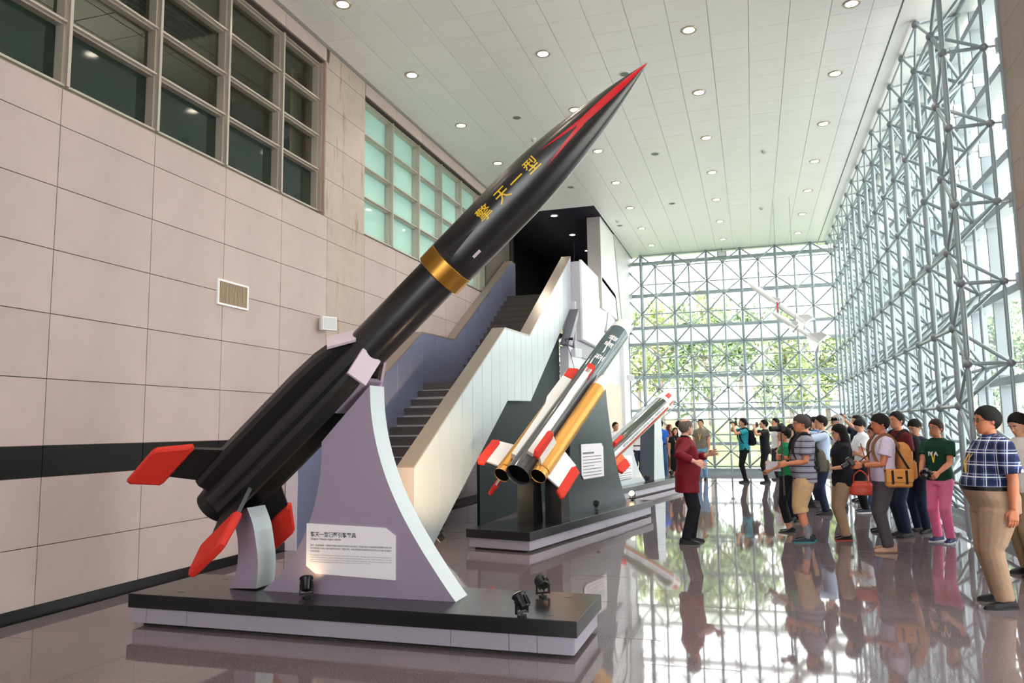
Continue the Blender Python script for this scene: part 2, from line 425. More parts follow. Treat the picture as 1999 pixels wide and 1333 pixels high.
# ---- stone pier beside the glass and back part of the hall
wr = MB().box(XR-0.16, XR+0.5, 8.4, 11.12, -0.3, ZC+0.2).build('wall_right', M_joint, kind='structure')
zz = 0.05
trm = {}
while zz < ZC-0.05:
    z1 = min(zz+0.608, ZC)
    for a, b in ((8.42, 9.63), (9.63, 10.84), (10.84, 11.12)):
        MB().box(XR-0.20, XR-0.16, a+0.002, b-0.002, zz+0.002, z1-0.002).build('tile', M_stone_r, wr)
    MB().box(XR-0.20, XR+0.5, 11.12, 11.14, zz+0.002, z1-0.002).build('tile', M_stone_r, wr)
    zz = z1
MB().box(-7.6, -4.1, Y0-0.3, Y0, -0.3, ZC+0.3).box(-4.1, 4.0, Y0-0.3, Y0, 6.9, ZC+0.3).build('wall_back', M_stone, kind='structure')

# ---- glass curtain walls
M_glass = glass_mat('clear_glass', (0.95, 0.97, 0.97))
M_frost = mat('frosted_glass', (232, 238, 236), 0.5, trans=0.0)
def frost_mat():
    m = bpy.data.materials.new('frosted_film'); m.use_nodes = True; N = m.node_tree.nodes; L = m.node_tree.links
    N.remove(N['Principled BSDF']); t = N.new('ShaderNodeBsdfTranslucent'); t.inputs[0].default_value = (0.8, 0.84, 0.83, 1)
    tr = N.new('ShaderNodeBsdfTransparent'); tr.inputs[0].default_value = (0.9, 0.94, 0.93, 1); mx = N.new('ShaderNodeMixShader'); mx.inputs[0].default_value = 0.55
    L.new(tr.outputs[0], mx.inputs[1]); L.new(t.outputs[0], mx.inputs[2]); L.new(mx.outputs[0], N['Material Output'].inputs[0]); return m
M_film = frost_mat()
TZ = [0.12, 1.0, 2.17, 3.34, 4.51, 5.09, 6.26, 7.43]
BAY = 1.133
def curtain_wall(name, along, a0, a1, plane, start, depth_sign, bay=BAY, fin=0.16):
    """along 'x' or 'y'; fins stand inside (depth_sign towards the hall)"""
    w = empty(name, (plane, a0, 0) if along == 'y' else (a0, plane, 0), kind='structure')
    ox, oy = (plane, a0) if along == 'y' else (a0, plane)
    def bx(a, b, p, q, z0, z1):
        p, q = min(p, q), max(p, q)
        mb = MB()
        if along == 'y': mb.box(plane+p-ox, plane+q-ox, a-oy, b-oy, z0, z1)
        else: mb.box(a-ox, b-ox, plane+p-oy, plane+q-oy, z0, z1)
        return mb
    cols = [a0]; v = start
    while v < a1-0.1:
        if v > a0+0.1: cols.append(v)
        v += bay
    cols.append(a1)
    s = depth_sign
    for i in range(len(cols)-1):
        for j in range(len(TZ)):
            z0 = TZ[j]; z1 = TZ[j+1] if j+1 < len(TZ) else ZC
            bx(cols[i], cols[i+1], 0, 0.012, z0, z1).build('pane', M_film if j == 4 else M_glass, w)
    for c in cols: bx(c-0.03, c+0.03, -0.02, s*fin, 0, ZC).build('mullion', M_fin, w)
    for z in TZ: bx(a0, a1, -0.02, s*(fin+0.02 if z > 0.5 else 0.3), z-0.055, z+0.055).build('transom', M_fin, w)
    bx(a0, a1, 0.05, s*0.3, 0, 0.07).build('sill', M_alu, w)
    return w
curtain_wall('window_3', 'x', -4.1, XR, YE, -3.555, -1)
curtain_wall('window_4', 'y', 11.14, YE, XR, 11.2+BAY, -1, fin=0.22)
curtain_wall('added_window_side', 'y', 4.0, 8.4, XR, 4.0+BAY, -1, bay=BAY*2)  # unseen glazing, added to bring daylight into the near hall
MB().box(XR-0.16, XR+0.5, Y0, 4.0, -0.3, ZC+0.2).build('wall_near', M_stone_r, kind='structure')
curtain_wall('added_window_back', 'x', -4.1, XR, Y0, -4.1+BAY*2, 1, bay=BAY*2)  # unseen glazing behind the camera, added to light surfaces facing it
MB().box(XR-0.02, XR+0.12, YE-0.02, YE+0.12, 0, ZC).build('trim_1', M_fin, kind='structure')
# ================================================================== double-layer space frames
M_tube = mat('frame_tube', (158, 172, 178), 0.4, metal=0.25)
M_node = mat('frame_node', (140, 148, 154), 0.4, metal=0.3)
STEPZ = 1.057
ZI = [7.12-STEPZ*k for k in range(7)]                  # inner layer heights
ZO = [7.65-STEPZ*k for k in range(8)]                  # outer layer heights
_tm = {}
def tube_mesh(L, r):
    k = (round(L, 3), r)
    if k not in _tm:
        t = min(0.09, L*0.2)
        _tm[k] = MB().lathe([(0.03, 0.010), (0.05, r*0.55), (t+0.03, r), (L-t-0.03, r), (L-0.05, r*0.55), (L-0.03, 0.010)], 8).mesh('frame_tube', M_tube, smooth=50)
    return _tm[k]
_nm = {}
def node_mesh(r):
    if r not in _nm: _nm[r] = MB().sphere((0, 0, 0), r, 12, 8).mesh('frame_node', M_node, smooth=80)
    return _nm[r]
def frame(name, loc, label, inner, outer, extra, links):
    """inner, outer, extra: dicts of node positions; links: (p, q, r)"""
    root = empty(name, loc, label=label, cat='space frame')
    O = Vector(loc)
    nodes = [(Vector(p), 0.066) for p in inner]+[(Vector(p), 0.055) for p in outer]+[(Vector(p), 0.06) for p in extra]
    for p, r in nodes: ob('node', node_mesh(r), root, loc=p-O)
    links = [(Vector(a), Vector(b), r) for a, b, r in links]
    links.sort(key=lambda l: ((l[0]+l[1])/2-Vector((0, 0, CAMH))).length/ (l[2]*30))
    far = MB()
    for k, (a, b, r) in enumerate(links):
        L = (b-a).length
        if k < 300:
            o = ob('tube', tube_mesh(L, r), root); q = Vector((1, 0, 0)).rotation_difference(b-a)
            o.rotation_mode = 'QUATERNION'; o.rotation_quaternion = q; o.location = a-O
        else:
            d = (b-a)/L; far.path([a-O+d*0.04, a-O+d*0.11, b-O-d*0.11, b-O-d*0.04], [r*0.5, r, r, r*0.5], 6, 0, False)
    if far.v: far.build('tube_lattice', M_tube, root, smooth=60, kind='stuff')
    return root
# side frame
XI, XO = 2.69, 3.18
YI = [26.45-1.13*k for k in range(14)]
YO = [27.015-1.13*k for k in range(15)]
inn = {(i, k): (XI, YI[i], ZI[k]) for i in range(14) for k in range(7)}
out = {(i, k): (XO, YO[i], ZO[k]) for i in range(15) for k in range(8)}
ye = YO[14]
ext = {k: (XI, ye, ZO[k]) for k in range(8)}
lk = []
for (i, k), p in inn.items():
    if (i+1, k) in inn: lk.append((p, inn[(i+1, k)], 0.027))
    if (i, k+1) in inn: lk.append((p, inn[(i, k+1)], 0.042))
    for a in (0, 1):
        for b in (0, 1):
            lk.append((p, out[(i+a, k+b)], 0.025))
for (i, k), p in out.items():
    if (i+1, k) in out: lk.append((p, out[(i+1, k)], 0.024))
    if (i, k+1) in out: lk.append((p, out[(i, k+1)], 0.027))
top_in = [(XI-0.06, YO[i], 7.60) for i in range(15)]
for k in range(8):
    lk.append((ext[k], out[(14, k)], 0.027))
    if k < 7: lk.append((ext[k], ext[k+1], 0.036))
    for kk in (k-1, k):
        if 0 <= kk < 7: lk.append((ext[k], inn[(13, kk)], 0.027))
for i in range(14):
    lk.append((top_in[i], out[(i, 0)], 0.018))
    if i: lk.append((top_in[i], top_in[i-1], 0.018)); 
    for ii in (i-1, i):
        if 0 <= ii < 14: lk.append((top_in[i], inn[(ii, 0)], 0.019))
for i in range(14): lk.append((inn[(i, 6)], (XI, YI[i], 0.02), 0.042))
side = frame('space_frame', (2.9, 19.1, 0), 'tall grey tube-and-ball space frame standing along the side glass wall', list(inn.values()), list(out.values()), list(ext.values())+top_in[:14], lk)
M_brk = mat('bracket_grey', (190, 196, 200), 0.45, metal=0.3)
bk = MB().box(0.03, XR-XO-0.14, -0.012, 0.012, -0.012, 0.012).box(XR-XO-0.24, XR-XO-0.10, -0.035, 0.035, -0.10, 0.10).mesh('bracket', M_brk)
for i in range(15):
    for k in range(1, 8): ob('bracket', bk, side, loc=Vector((XO, YO[i], ZO[k]))-Vector((2.9, 19.1, 0)))
# end frame
YIe, YOe = 26.45, 26.95
XIe = [-2.99+BAY*k for k in range(-1, 5)]
XOe = [-3.555+BAY*k for k in range(0, 6)]
inn = {(i, k): (XIe[i], YIe, ZI[k]) for i in range(1, 6) for k in range(7)}
out = {(i, k): (XOe[i], YOe, ZO[k]) for i in range(6) for k in range(8)}
lk = []
for (i, k), p in inn.items():
    if (i+1, k) in inn: lk.append((p, inn[(i+1, k)], 0.022))
    elif k >= 0: lk.append((p, (XI, YIe, ZI[k]), 0.022))
    if (i, k+1) in inn: lk.append((p, inn[(i, k+1)], 0.032))
    else: lk.append((p, (p[0], p[1], 0.02), 0.032))
    for a in (-1, 0):
        for b in (0, 1):
            if (i+a, k+b) in out: lk.append((p, out[(i+a, k+b)], 0.028))
for k in range(7):
    for b in (0, 1): lk.append((( -4.02, YIe+0.05, ZI[k]), out[(0, k+b)], 0.028))
    lk.append(((XI, YIe, ZI[k]), out[(5, k)], 0.028)); lk.append(((XI, YIe, ZI[k]), out[(5, k+1)], 0.028))
for (i, k), p in out.items():
    if (i+1, k) in out: lk.append((p, out[(i+1, k)], 0.024))
    else: lk.append((p, (XO, YOe, ZO[k]), 0.024))
    if (i, k+1) in out: lk.append((p, out[(i, k+1)], 0.05))
frame('space_frame', (-0.7, 26.7, 0), 'slender tube-and-ball space frame crossing the end glass wall with X-shaped bracing', list(inn.values()), list(out.values()), [], lk)

# ================================================================== ceiling fittings
M_ring = mat('downlight_ring', (186, 170, 156), 0.3, metal=0.6)
M_bulb = mat('downlight_lens', (255, 246, 232), 0.4, emit=((255, 240, 216), 14.0))
dl0 = None
def downlight(x, y, z=ZC, dark=False, lit=True):
    global dl0
    if dl0 is None:
        dl0 = empty('downlight', (x, y, z))
        MB().lathe([(-0.012, 0.085), (-0.016, 0.115), (-0.004, 0.125), (0.004, 0.125), (0.004, 0.085)], 28, axis='z', caps=False).build('trim_ring', M_ring, dl0, smooth=30)
        MB().lathe([(-0.008, 0.088), (-0.004, 0.088)], 28, axis='z').build('lens', M_bulb, dl0)
        o = dl0
    else:
        o = copy_tree(dl0); o.location = (x, y, z)
    tag(o, 'round recessed downlight glowing warm white in the dark soffit over the stair head' if dark else 'round recessed downlight glowing warm white in the white panel ceiling', 'ceiling light',
        'downlights in the dark soffit' if dark else 'downlights in the white ceiling')
    if lit:
        l = lamp('downlight_beam', 'SPOT', (x, y, z-0.03), 60, (1.0, 0.86, 0.68), spot_size=1.9, spot_blend=0.8, shadow_soft_size=0.08)
for k in range(-3, 7):
    y = 11.51+2.337*k
    for x in (-5.32, -2.985, -0.66, 1.65):
        if x < -5 and y > 19.5: downlight(x+0.15, y+0.0, ZC-0.006, dark=True); continue
        downlight(x, y)
M_det = mat('detector_white', (222, 224, 220), 0.5)
M_grey = mat('fitting_grey', (120, 124, 124), 0.5)
def px_ray(x, y):
    m = SC.camera.matrix_world.to_3x3()
    return m @ Vector(((x-999.5)/FPX, -(y-666.5)/FPX, -1))
def on_plane(x, y, ax, v):
    d = px_ray(x, y); c = Vector((0, 0, CAMH)); t = (v-c[ax])/d[ax]; return c+d*t
dn = 0
for x, y, kind in ((1009, 229, 'disc'), (1219, 144, 'disc'), (1279, 300, 'disc'), (1114, 365, 'disc'), (1312, 397, 'disc'), (1210, 440, 'disc'), (1042, 271, 'cone'), (1490.6, 294, 'cone'), (1486, 405, 'cone'), (1205, 430, 'cone')):
    p = on_plane(x, y, 2, ZC)
    if kind == 'disc':
        d = empty('speaker_disc', p, label='flat round white ceiling speaker set flush in the ceiling panels', cat='ceiling speaker', group='round ceiling speakers')
        MB().lathe([(-0.006, 0.09), (-0.010, 0.095), (0.0, 0.105)], 24, axis='z').build('rim', M_det, d, smooth=30)
        MB().lathe([(-0.014, 0.02), (-0.014, 0.07), (-0.008, 0.075)], 24, axis='z').build('grille', M_grey, d, smooth=30)
    else:
        d = empty('smoke_detector', p, label='small white conical smoke detector hanging from the ceiling panels', cat='smoke detector', group='smoke detectors on the ceiling')
        MB().lathe([(-0.02, 0.05), (0.0, 0.055)], 20, axis='z').build('base', M_det, d, smooth=30)
        MB().lathe([(-0.075, 0.012), (-0.06, 0.03), (-0.035, 0.05), (-0.02, 0.05)], 20, axis='z').build('cone', mat('detector_beige', (196, 190, 176), 0.5), d, smooth=40)
# ================================================================== staircase
XS0, XS1 = -4.57, -4.33                 # outer balustrade
XN0, XN1 = -6.19, -6.0                  # wall-side balustrade
def pl(pts, y):
    for (a, za), (b, zb) in zip(pts[:-1], pts[1:]):
        if a <= y <= b: return za+(zb-za)*(y-a)/(b-a)
    return pts[0][1] if y < pts[0][0] else pts[-1][1]
TOP = [(9.43, 1.12), (13.48, 3.48), (15.14, 3.52), (19.15, 6.04)]
BOT = [(9.43, 0.0), (10.06, 0.0), (13.6, 2.13), (15.16, 2.17), (19.15, 4.75)]
M_pan = mat('cladding_silver', (184, 192, 199), 0.32, metal=0.25, var=0.015)
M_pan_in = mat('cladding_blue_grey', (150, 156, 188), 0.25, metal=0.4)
M_cop = mat('coping_beige', (152, 141, 134), 0.3, metal=0.4)
M_step = mat('step_granite', (84, 74, 71), 0.35, noise=(90, 0.35))
M_nose = mat('step_nosing', (52, 46, 44), 0.5)
M_seam = mat('seam_dark', (120, 122, 128), 0.6)
st = empty('staircase', (-5.28, 9.4, 0), label='grey granite staircase with silver metal-clad balustrades climbing along the stone wall', cat='staircase')
SI = Matrix.Translation((5.28, -9.4, 0))
def sp(name, mb, m, par=None, smooth=False):
    o = mb.build(name, m, par or st, smooth=smooth)
    if par is None: o.matrix_parent_inverse = SI
    return o
R1, D1 = 2.5/15, 4.05/14.0
def flight(y0, z0, n, rise, going):
    for k in range(n):
        z = z0+rise*(k+1); y = y0+going*k
        zb = max(z-rise-0.16, 0.0)
        s = sp('step', MB().box(XN1+0.001, XS0-0.001, y, y+going+0.03, zb, z-0.03), M_step)
        sp('tread', MB().box(XN1+0.001, XS0-0.001, y-0.02, y+going+0.01, z-0.03, z), M_step, s)
        sp('nosing_strip', MB().box(XN1+0.02, XS0-0.02, y-0.021, y+0.0, z-0.012, z+0.003), M_nose, s)
flight(9.5, 0, 15, R1, D1)
sp('landing', MB().box(XN1, XS0, 13.5, 15.2, 2.3, 2.499), M_step)
flight(15.15, 2.5, 15, 2.55/15, 4.0/15)
sp('upper_landing', MB().box(XN0, XS0, 19.1, 27.3, 4.85, 5.05), M_step)
def band_poly(a, b, x, top, bot):
    ys = [a]+[p[0] for p in top if a < p[0] < b]+[b]
    yb = [b]+[p[0] for p in reversed(bot) if a < p[0] < b]+[a]
    return [(x, y, pl(top, y)) for y in ys]+[(x, y, pl(bot, y)) for y in yb]
# outer balustrade: core, coping and separate cladding panels with open seams
bal = sp('balustrade', MB().prism(band_poly(9.44, 19.14, XS0+0.012, [(y, z-0.02) for y, z in TOP], [(y, z+0.01) for y, z in BOT]), (XS1-XS0-0.024, 0, 0)), M_seam)
seams = [9.43, 9.86, 10.3, 10.78, 11.25, 11.72, 12.2, 12.68, 13.15, 13.6, 14.05, 14.5, 14.85, 15.3, 15.78, 16.28, 16.78, 17.28, 17.78, 18.28, 18.75, 19.15]
for a, b in zip(seams[:-1], seams[1:]):
    sp('cladding_panel', MB().prism(band_poly(a+0.005, b-0.005, XS1-0.012, TOP, BOT), (0.012, 0, 0)), M_pan, bal)
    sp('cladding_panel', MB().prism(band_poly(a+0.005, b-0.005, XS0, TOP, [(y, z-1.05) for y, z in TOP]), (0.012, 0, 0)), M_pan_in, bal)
def coping(par, x0, x1, pts, over=0.0):
    for (a, za), (b, zb) in zip(pts[:-1], pts[1:]):
        n = max(1, int((b-a)/1.6))
        for k in range(n):
            u, v = a+(b-a)*k/n+0.002, a+(b-a)*(k+1)/n-0.002
            zu, zv = pl(pts, u), pl(pts, v)
            sp('coping', MB().prism([(x0-over, u, zu-0.02), (x0-over, v, zv-0.02), (x0-over, v, zv+0.012), (x0-over, u, zu+0.012)], (x1-x0+2*over, 0, 0)), M_cop, par)
coping(bal, XS0, XS1, TOP, 0.004)
sp('end_post', MB().box(XS0, XS1, 9.415, 9.44, 0, 1.12), mat('post_grey', (168, 162, 166), 0.35, metal=0.3), bal)
bal2 = sp('balustrade', MB().prism(band_poly(9.3, 19.6, XN0, [(9.3, 1.1)]+TOP[1:3]+[(19.3, 6.07), (19.7, 6.07)], [(9.3, 0.0), (9.5, 0.0), (13.5, 2.2), (15.2, 2.2), (19.3, 4.8), (19.7, 4.8)]), (XN1-XN0-0.012, 0, 0)), mat('seam_pale', (214, 206, 216), 0.5))
T2 = [(9.3, 1.1)]+TOP[1:3]+[(19.3, 6.07), (19.7, 6.07)]
s2 = [9.3, 10.0, 10.6, 11.2, 11.8, 12.4, 12.95, 13.48, 14.1, 14.65, 15.14, 15.9, 16.7, 17.5, 18.4, 19.3, 19.7]
for a, b in zip(s2[:-1], s2[1:]):
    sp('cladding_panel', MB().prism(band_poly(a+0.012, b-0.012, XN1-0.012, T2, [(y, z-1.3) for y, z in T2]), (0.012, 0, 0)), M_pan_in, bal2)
coping(bal2, XN0, XN1, T2, 0.004)
# soffit slab below the flights
sp('soffit', MB().prism(band_poly(10.1, 19.1, XN0, [(y, z+0.3) for y, z in BOT], [(y, z+0.02) for y, z in BOT]), (XS0-XN0, 0, 0)), mat('soffit_grey', (150, 152, 158), 0.5))

# ---- dark wall closing the space below the stair
M_dgreen = mat('dark_green_panel', (36, 46, 49), 0.5, spec=0.08)
uw = MB().prism(band_poly(12.36, 18.2, -4.50, [(y, z+0.02) for y, z in BOT], [(9, 0), (20, 0)]), (0.05, 0, 0)).build('wall_stair', M_dgreen, kind='structure')
# slanted light-edged strip that follows the upper flight
MB().prism([(-4.33, 17.75, 3.60), (-4.33, 18.95, 4.62), (-4.33, 19.12, 4.62), (-4.33, 18.15, 3.60)], (0.22, 0, 0)).build('trim_2', mat('strip_grey', (112, 112, 124), 0.4, metal=0.3), kind='structure')

# ---- block beyond the stair: light lower wall, door, beige wall, white post
M_lav = mat('lavender_white_wall', (216, 214, 224), 0.5)
M_beige = mat('beige_wall', (226, 212, 196), 0.5)
wb = MB().box(-4.56, -4.22, 19.05, 27.3, -0.2, 4.84).box(-4.44, -4.22, 18.2, 19.05, -0.2, 3.6).build('wall_block', M_lav, kind='structure')
MB().box(-4.22, -4.19, 22.6, 25.9, 0.0, 3.0).build('wall_panel', M_beige, wb)
MB().box(-4.22, -4.10, 26.0, 27.3, 0.0, 5.0).build('corner_post', M_white, wb)
d = empty('door_1', (-4.2, 21.2, 0), kind='structure')
MB().bevbox(-0.01, 0.03, 0, 0.95, 0, 2.1, 0.004).build('leaf', mat('door_blue_grey', (70, 84, 110), 0.4), d)
MB().box(-0.01, 0.05, -0.06, 0, 0, 2.16).box(-0.01, 0.05, 0.95, 1.01, 0, 2.16).box(-0.01, 0.05, -0.06, 1.01, 2.1, 2.16).build('frame', M_lav, d)
MB().tube((0.06, 0.12, 1.0), (0.06, 0.24, 1.0), 0.012).tube((0.02, 0.13, 1.0), (0.06, 0.13, 1.0), 0.01).build('handle', M_steel, d, smooth=40)
# louvre grille under the white facets
gr = empty('air_grille', (-4.2, 19.4, 3.63), label='grey perforated air grille below the white faceted parapet', cat='air grille')
MB().box(0, 0.02, -0.7, 2.3, -0.2, 0.17).build('backing', mat('grille_grey', (136, 142, 150), 0.5), gr)
for k in range(18): MB().box(0.02, 0.032, -0.7, 2.3, -0.19+k*0.02, -0.18+k*0.02).build('slat', M_lav, gr)
# upper parapet with folded white facets, front strip and thick frame on the far edge
M_facet = mat('facet_white', (240, 243, 245), 0.35, var=0.01)
pp = MB().box(-4.33, -4.10, 19.15, 24.6, 3.84, 5.9).build('parapet', mat('parapet_lavender', (196, 190, 202), 0.4), label='folded white faceted parapet of the upper landing', cat='parapet')
def tri(nm, pts, m, off=0.03):
    mb = MB(); c = sum((Vector(p) for p in pts), Vector())/len(pts)
    mb.prism([(p[0]-0.05, p[1], p[2]) for p in pts], (0.05, 0, 0)); 
    vs = [Vector(p) for p in pts]; k = len(vs)
    mb2 = MB().add([(p[0]-0.06, p[1], p[2]) for p in pts]+[tuple(p) for p in pts], [tuple(range(k-1, -1, -1)), tuple(range(k, 2*k))]+[(i, (i+1) % k, k+(i+1) % k, k+i) for i in range(k)])
    return mb2.build(nm, m, pp)
A, B_, C_, D_, E_ = (-4.05, 19.16, 5.94), (-4.05, 21.5, 5.90), (-3.93, 22.3, 5.2), (-4.05, 21.9, 3.86), (-4.05, 19.16, 3.86)
F_ = (-3.93, 19.9, 4.75)
tri('facet', [A, B_, (-3.98, 20.6, 5.1)], M_facet); tri('facet', [A, (-3.98, 20.6, 5.1), E_], M_facet)
tri('facet', [(-3.98, 20.6, 5.1), D_, E_], M_facet); tri('facet', [B_, C_, D_, (-3.98, 20.6, 5.1)], M_facet)
tri('facet', [B_, (-4.05, 23.7, 5.75), C_], M_facet); tri('facet', [C_, (-4.05, 23.7, 5.75), (-4.05, 24.3, 4.6), (-4.05, 22.6, 4.4)], M_facet)
M_edge = mat('facet_edge_grey', (150, 160, 170), 0.4)
def strut(a, b, w, m, par):
    a, b = Vector(a), Vector(b); d = (b-a).normalized(); s = d.cross(Vector((1, 0, 0))).normalized()
    return MB().obox((a+b)/2, (b-a)/2, s*w, Vector((0.05, 0, 0))).build('edge_frame', m, par)
strut((-4.0, 21.5, 5.86), (-4.0, 23.75, 5.70), 0.06, M_edge, pp); strut((-4.0, 23.75, 5.72), (-4.0, 24.35, 4.55), 0.07, M_edge, pp)
strut((-4.0, 22.0, 4.4), (-4.0, 22.6, 5.35), 0.02, M_edge, pp); strut((-4.0, 22.0, 4.4), (-4.0, 22.5, 3.9), 0.02, M_edge, pp)
# pier that closes the dark upper floor and the light wall to the end
pc = MB().box(-4.33, -3.95, 21.45, 27.3, 5.0, ZC).build('wall_upper', mat('upper_wall_white', (228, 231, 232), 0.45), kind='structure')
MB().box(-4.34, -3.96, 21.43, 21.45, 5.0, ZC).build('pier_face', mat('pier_face_grey', (176, 170, 168), 0.45), pc)
MB().prism([(-3.95, 23.6, ZC), (-3.95, 27.3, ZC), (-3.95, 27.3, 5.0), (-3.95, 24.8, 5.0)], (0.03, 0, 0)).build('slant_panel', mat('slant_grey', (186, 188, 190), 0.5), pc)
# dark upper corridor
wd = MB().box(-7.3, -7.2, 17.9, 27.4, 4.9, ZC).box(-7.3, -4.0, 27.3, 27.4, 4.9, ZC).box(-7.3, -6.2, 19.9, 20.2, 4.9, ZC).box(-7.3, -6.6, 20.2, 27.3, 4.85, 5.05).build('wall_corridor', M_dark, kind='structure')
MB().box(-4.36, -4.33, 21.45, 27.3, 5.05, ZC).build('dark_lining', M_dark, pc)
ex = empty('exit_sign', (-5.3, 24.0, 6.55), label='small lit exit sign with a running figure hanging in the dark upper corridor', cat='sign')
MB().bevbox(-0.15, 0.15, -0.02, 0.02, -0.1, 0.1, 0.005).build('housing', M_white, ex)
MB().box(-0.13, 0.13, -0.022, -0.02, -0.085, 0.085).build('lit_face', mat('exit_face', (120, 170, 210), 0.5, emit=((110, 170, 215), 0.8)), ex)
MB().sphere((0.02, -0.024, 0.05), 0.016, 10, 6).add([(-0.02, -0.024, 0.03), (0.03, -0.024, 0.03), (0.0, -0.024, -0.02), (0.05, -0.024, -0.07), (0.03, -0.024, -0.075), (-0.01, -0.024, -0.03), (-0.06, -0.024, -0.07), (-0.07, -0.024, -0.055)], [(0, 1, 2, 5), (2, 3, 4, 5), (5, 6, 7, 0)]).build('running_figure', M_white, ex)
MB().tube((0, 0, 0.1), (0, 0, 1.1), 0.006).build('hanger', M_grey, ex)

# ================================================================== fittings on the walls
vg = empty('wall_vent', (XL, 8.07, 3.34), label='white framed rectangular air vent on the stone wall', cat='air vent')
def vx(y, z): return (y-8.07, z-3.34)
MB().box(0, 0.025, -0.30, 0.30, -0.16, -0.135).box(0, 0.025, -0.30, 0.30, 0.135, 0.16).box(0, 0.025, -0.30, -0.275, -0.135, 0.135).box(0, 0.025, 0.275, 0.30, -0.135, 0.135).build('frame', M_white, vg)
MB().box(0, 0.004, -0.28, 0.28, -0.14, 0.14).build('backing', mat('vent_dark', (60, 54, 48), 0.7), vg)
for k in range(22): MB().box(0.004, 0.02, -0.27+k*0.0255, -0.262+k*0.0255, -0.135, 0.135).build('slat', mat('vent_slat', (196, 176, 150), 0.5), vg)
def wall_speaker(loc, rz, label):
    e = empty('wall_speaker', loc, rz, label=label, cat='loudspeaker')
    MB().loft([[(0.06, -0.10, -0.09), (0.06, 0.10, -0.09), (0.06, 0.10, 0.09), (0.06, -0.10, 0.09)], [(0.17, -0.13, -0.11), (0.17, 0.13, -0.11), (0.17, 0.13, 0.11), (0.17, -0.13, 0.11)], [(0.21, -0.12, -0.10), (0.21, 0.12, -0.10), (0.21, 0.12, 0.10), (0.21, -0.12, 0.10)]]).build('cabinet', M_white, e)
    MB().box(0.21, 0.215, -0.105, 0.105, -0.085, 0.085).build('grille', mat('speaker_grille', (206, 208, 212), 0.6), e)
    MB().box(0, 0.02, -0.03, 0.03, -0.05, 0.05).box(0.02, 0.07, -0.012, 0.012, -0.012, 0.012).build('bracket', M_white, e)
    return e
p = on_plane(630, 634, 0, XL); wall_speaker((XL, p.y, p.z), -0.5, 'white boxy loudspeaker bracketed to the stone wall behind the black missile')
p = on_plane(1117, 690, 0, -4.2); wall_speaker((-4.2, p.y, p.z), -0.5, 'white boxy loudspeaker on the lavender wall beside the grille')
p = on_plane(1224, 735, 0, -3.9)
wall_speaker((-4.02, 26.1, p.z), -0.5, 'white boxy loudspeaker on the white post near the end glass')
p = on_plane(1103, 662, 0, -4.2)
sl = empty('wall_spotlight', p, label='small black spotlight clipped to the sloping stair edge', cat='spotlight')
MB().tube((0, 0, 0), (0.1, 0, 0), 0.01).lathe([(0.0, 0.03), (0.1, 0.04)], 14, c=(0.1, 0, 0)).build('head', M_base, sl, smooth=40)
MB().path([(0, 0, 0), (0.05, 0.3, -0.3), (0.03, 0.9, -0.75)], 0.008, 6).build('cable', M_base, sl)
fl = empty('flood_light', (-0.75, 26.8, 7.5), label='small grey floodlight clamped high on the end space frame', cat='floodlight')
MB().bevbox(-0.16, 0.16, -0.05, 0.05, -0.13, 0.05, 0.012).build('housing', M_grey, fl)
MB().box(-0.13, 0.13, -0.055, -0.05, -0.11, 0.03).build('lens', mat('flood_lens', (210, 218, 220), 0.2), fl)
MB().tube((0, 0, 0.05), (0, 0, 0.17), 0.015).build('clamp', M_grey, fl)
# ================================================================== plinths, stands and missiles
M_pblack = mat('plinth_black', (24, 26, 28), 0.22, spec=0.5)
M_pgrey = mat('plinth_grey', (176, 170, 184), 0.35, metal=0.25, var=0.02)
M_lavst = mat('stand_lavender', (164, 150, 172), 0.34, metal=0.25)
M_stw = mat('stand_edge_lit', (190, 198, 203), 0.35, metal=0.2)  # paler edge colour stands for daylight falling on the stand's side
M_panelw = mat('info_panel_white', (242, 238, 244), 0.45)
M_ink = mat('ink_dark', (40, 40, 46), 0.6)
M_ink2 = mat('ink_grey', (120, 120, 128), 0.6)
def plinth(name, loc, rz, L, Wd, cuts, label, slots=()):
    """L along local x, Wd along local y; origin at one lower corner"""
    e = empty(name, loc, rz, label=label, cat='plinth')
    MB().bevbox(-0.03, L+0.03, -0.03, Wd+0.03, 0.155, 0.27, 0.004).build('top_slab', M_pblack, e)
    MB().box(0.06, L-0.06, 0.06, Wd-0.06, 0.0, 0.16).build('recessed_foot', M_base, e)
    cs = [0]+list(cuts)+[L]
    for a, b in zip(cs[:-1], cs[1:]):
        MB().box(a+0.002, b-0.002, 0, 0.02, 0.03, 0.155).build('side_panel', M_pgrey, e)
        MB().box(a+0.002, b-0.002, Wd-0.02, Wd, 0.03, 0.155).build('side_panel', M_pgrey, e)
    for x in (0, L-0.02): MB().box(x, x+0.02, 0.021, Wd-0.021, 0.03, 0.155).build('end_panel', M_pgrey, e)
    for x, y in slots: MB().box(x, x+0.06, y, y+0.012, 0.27, 0.2712).build('slot', M_base, e)
    return e
plinth('plinth', (-5.10, 5.45, 0), 0, 3.83, 0.85, (0.14, 0.55, 2.9, 3.35, 3.56), 'long black-topped plinth under the black missile', ((0.35, 0.12), (0.35, 0.7), (3.6, 0.1), (3.6, 0.7)))
HD = math.radians(78)      # local x of the angled plinths points down the hall, turned 12 degrees towards the glass
plinth('plinth', (-2.85, 9.80, 0), HD, 4.75, 0.93, (1.2, 2.6, 3.9), 'black-topped plinth under the missile with golden boosters')
plinth('plinth', (-2.90, 16.6, 0), HD, 4.9, 0.9, (1.2, 2.6, 3.9), 'black-topped plinth under the striped green missile')

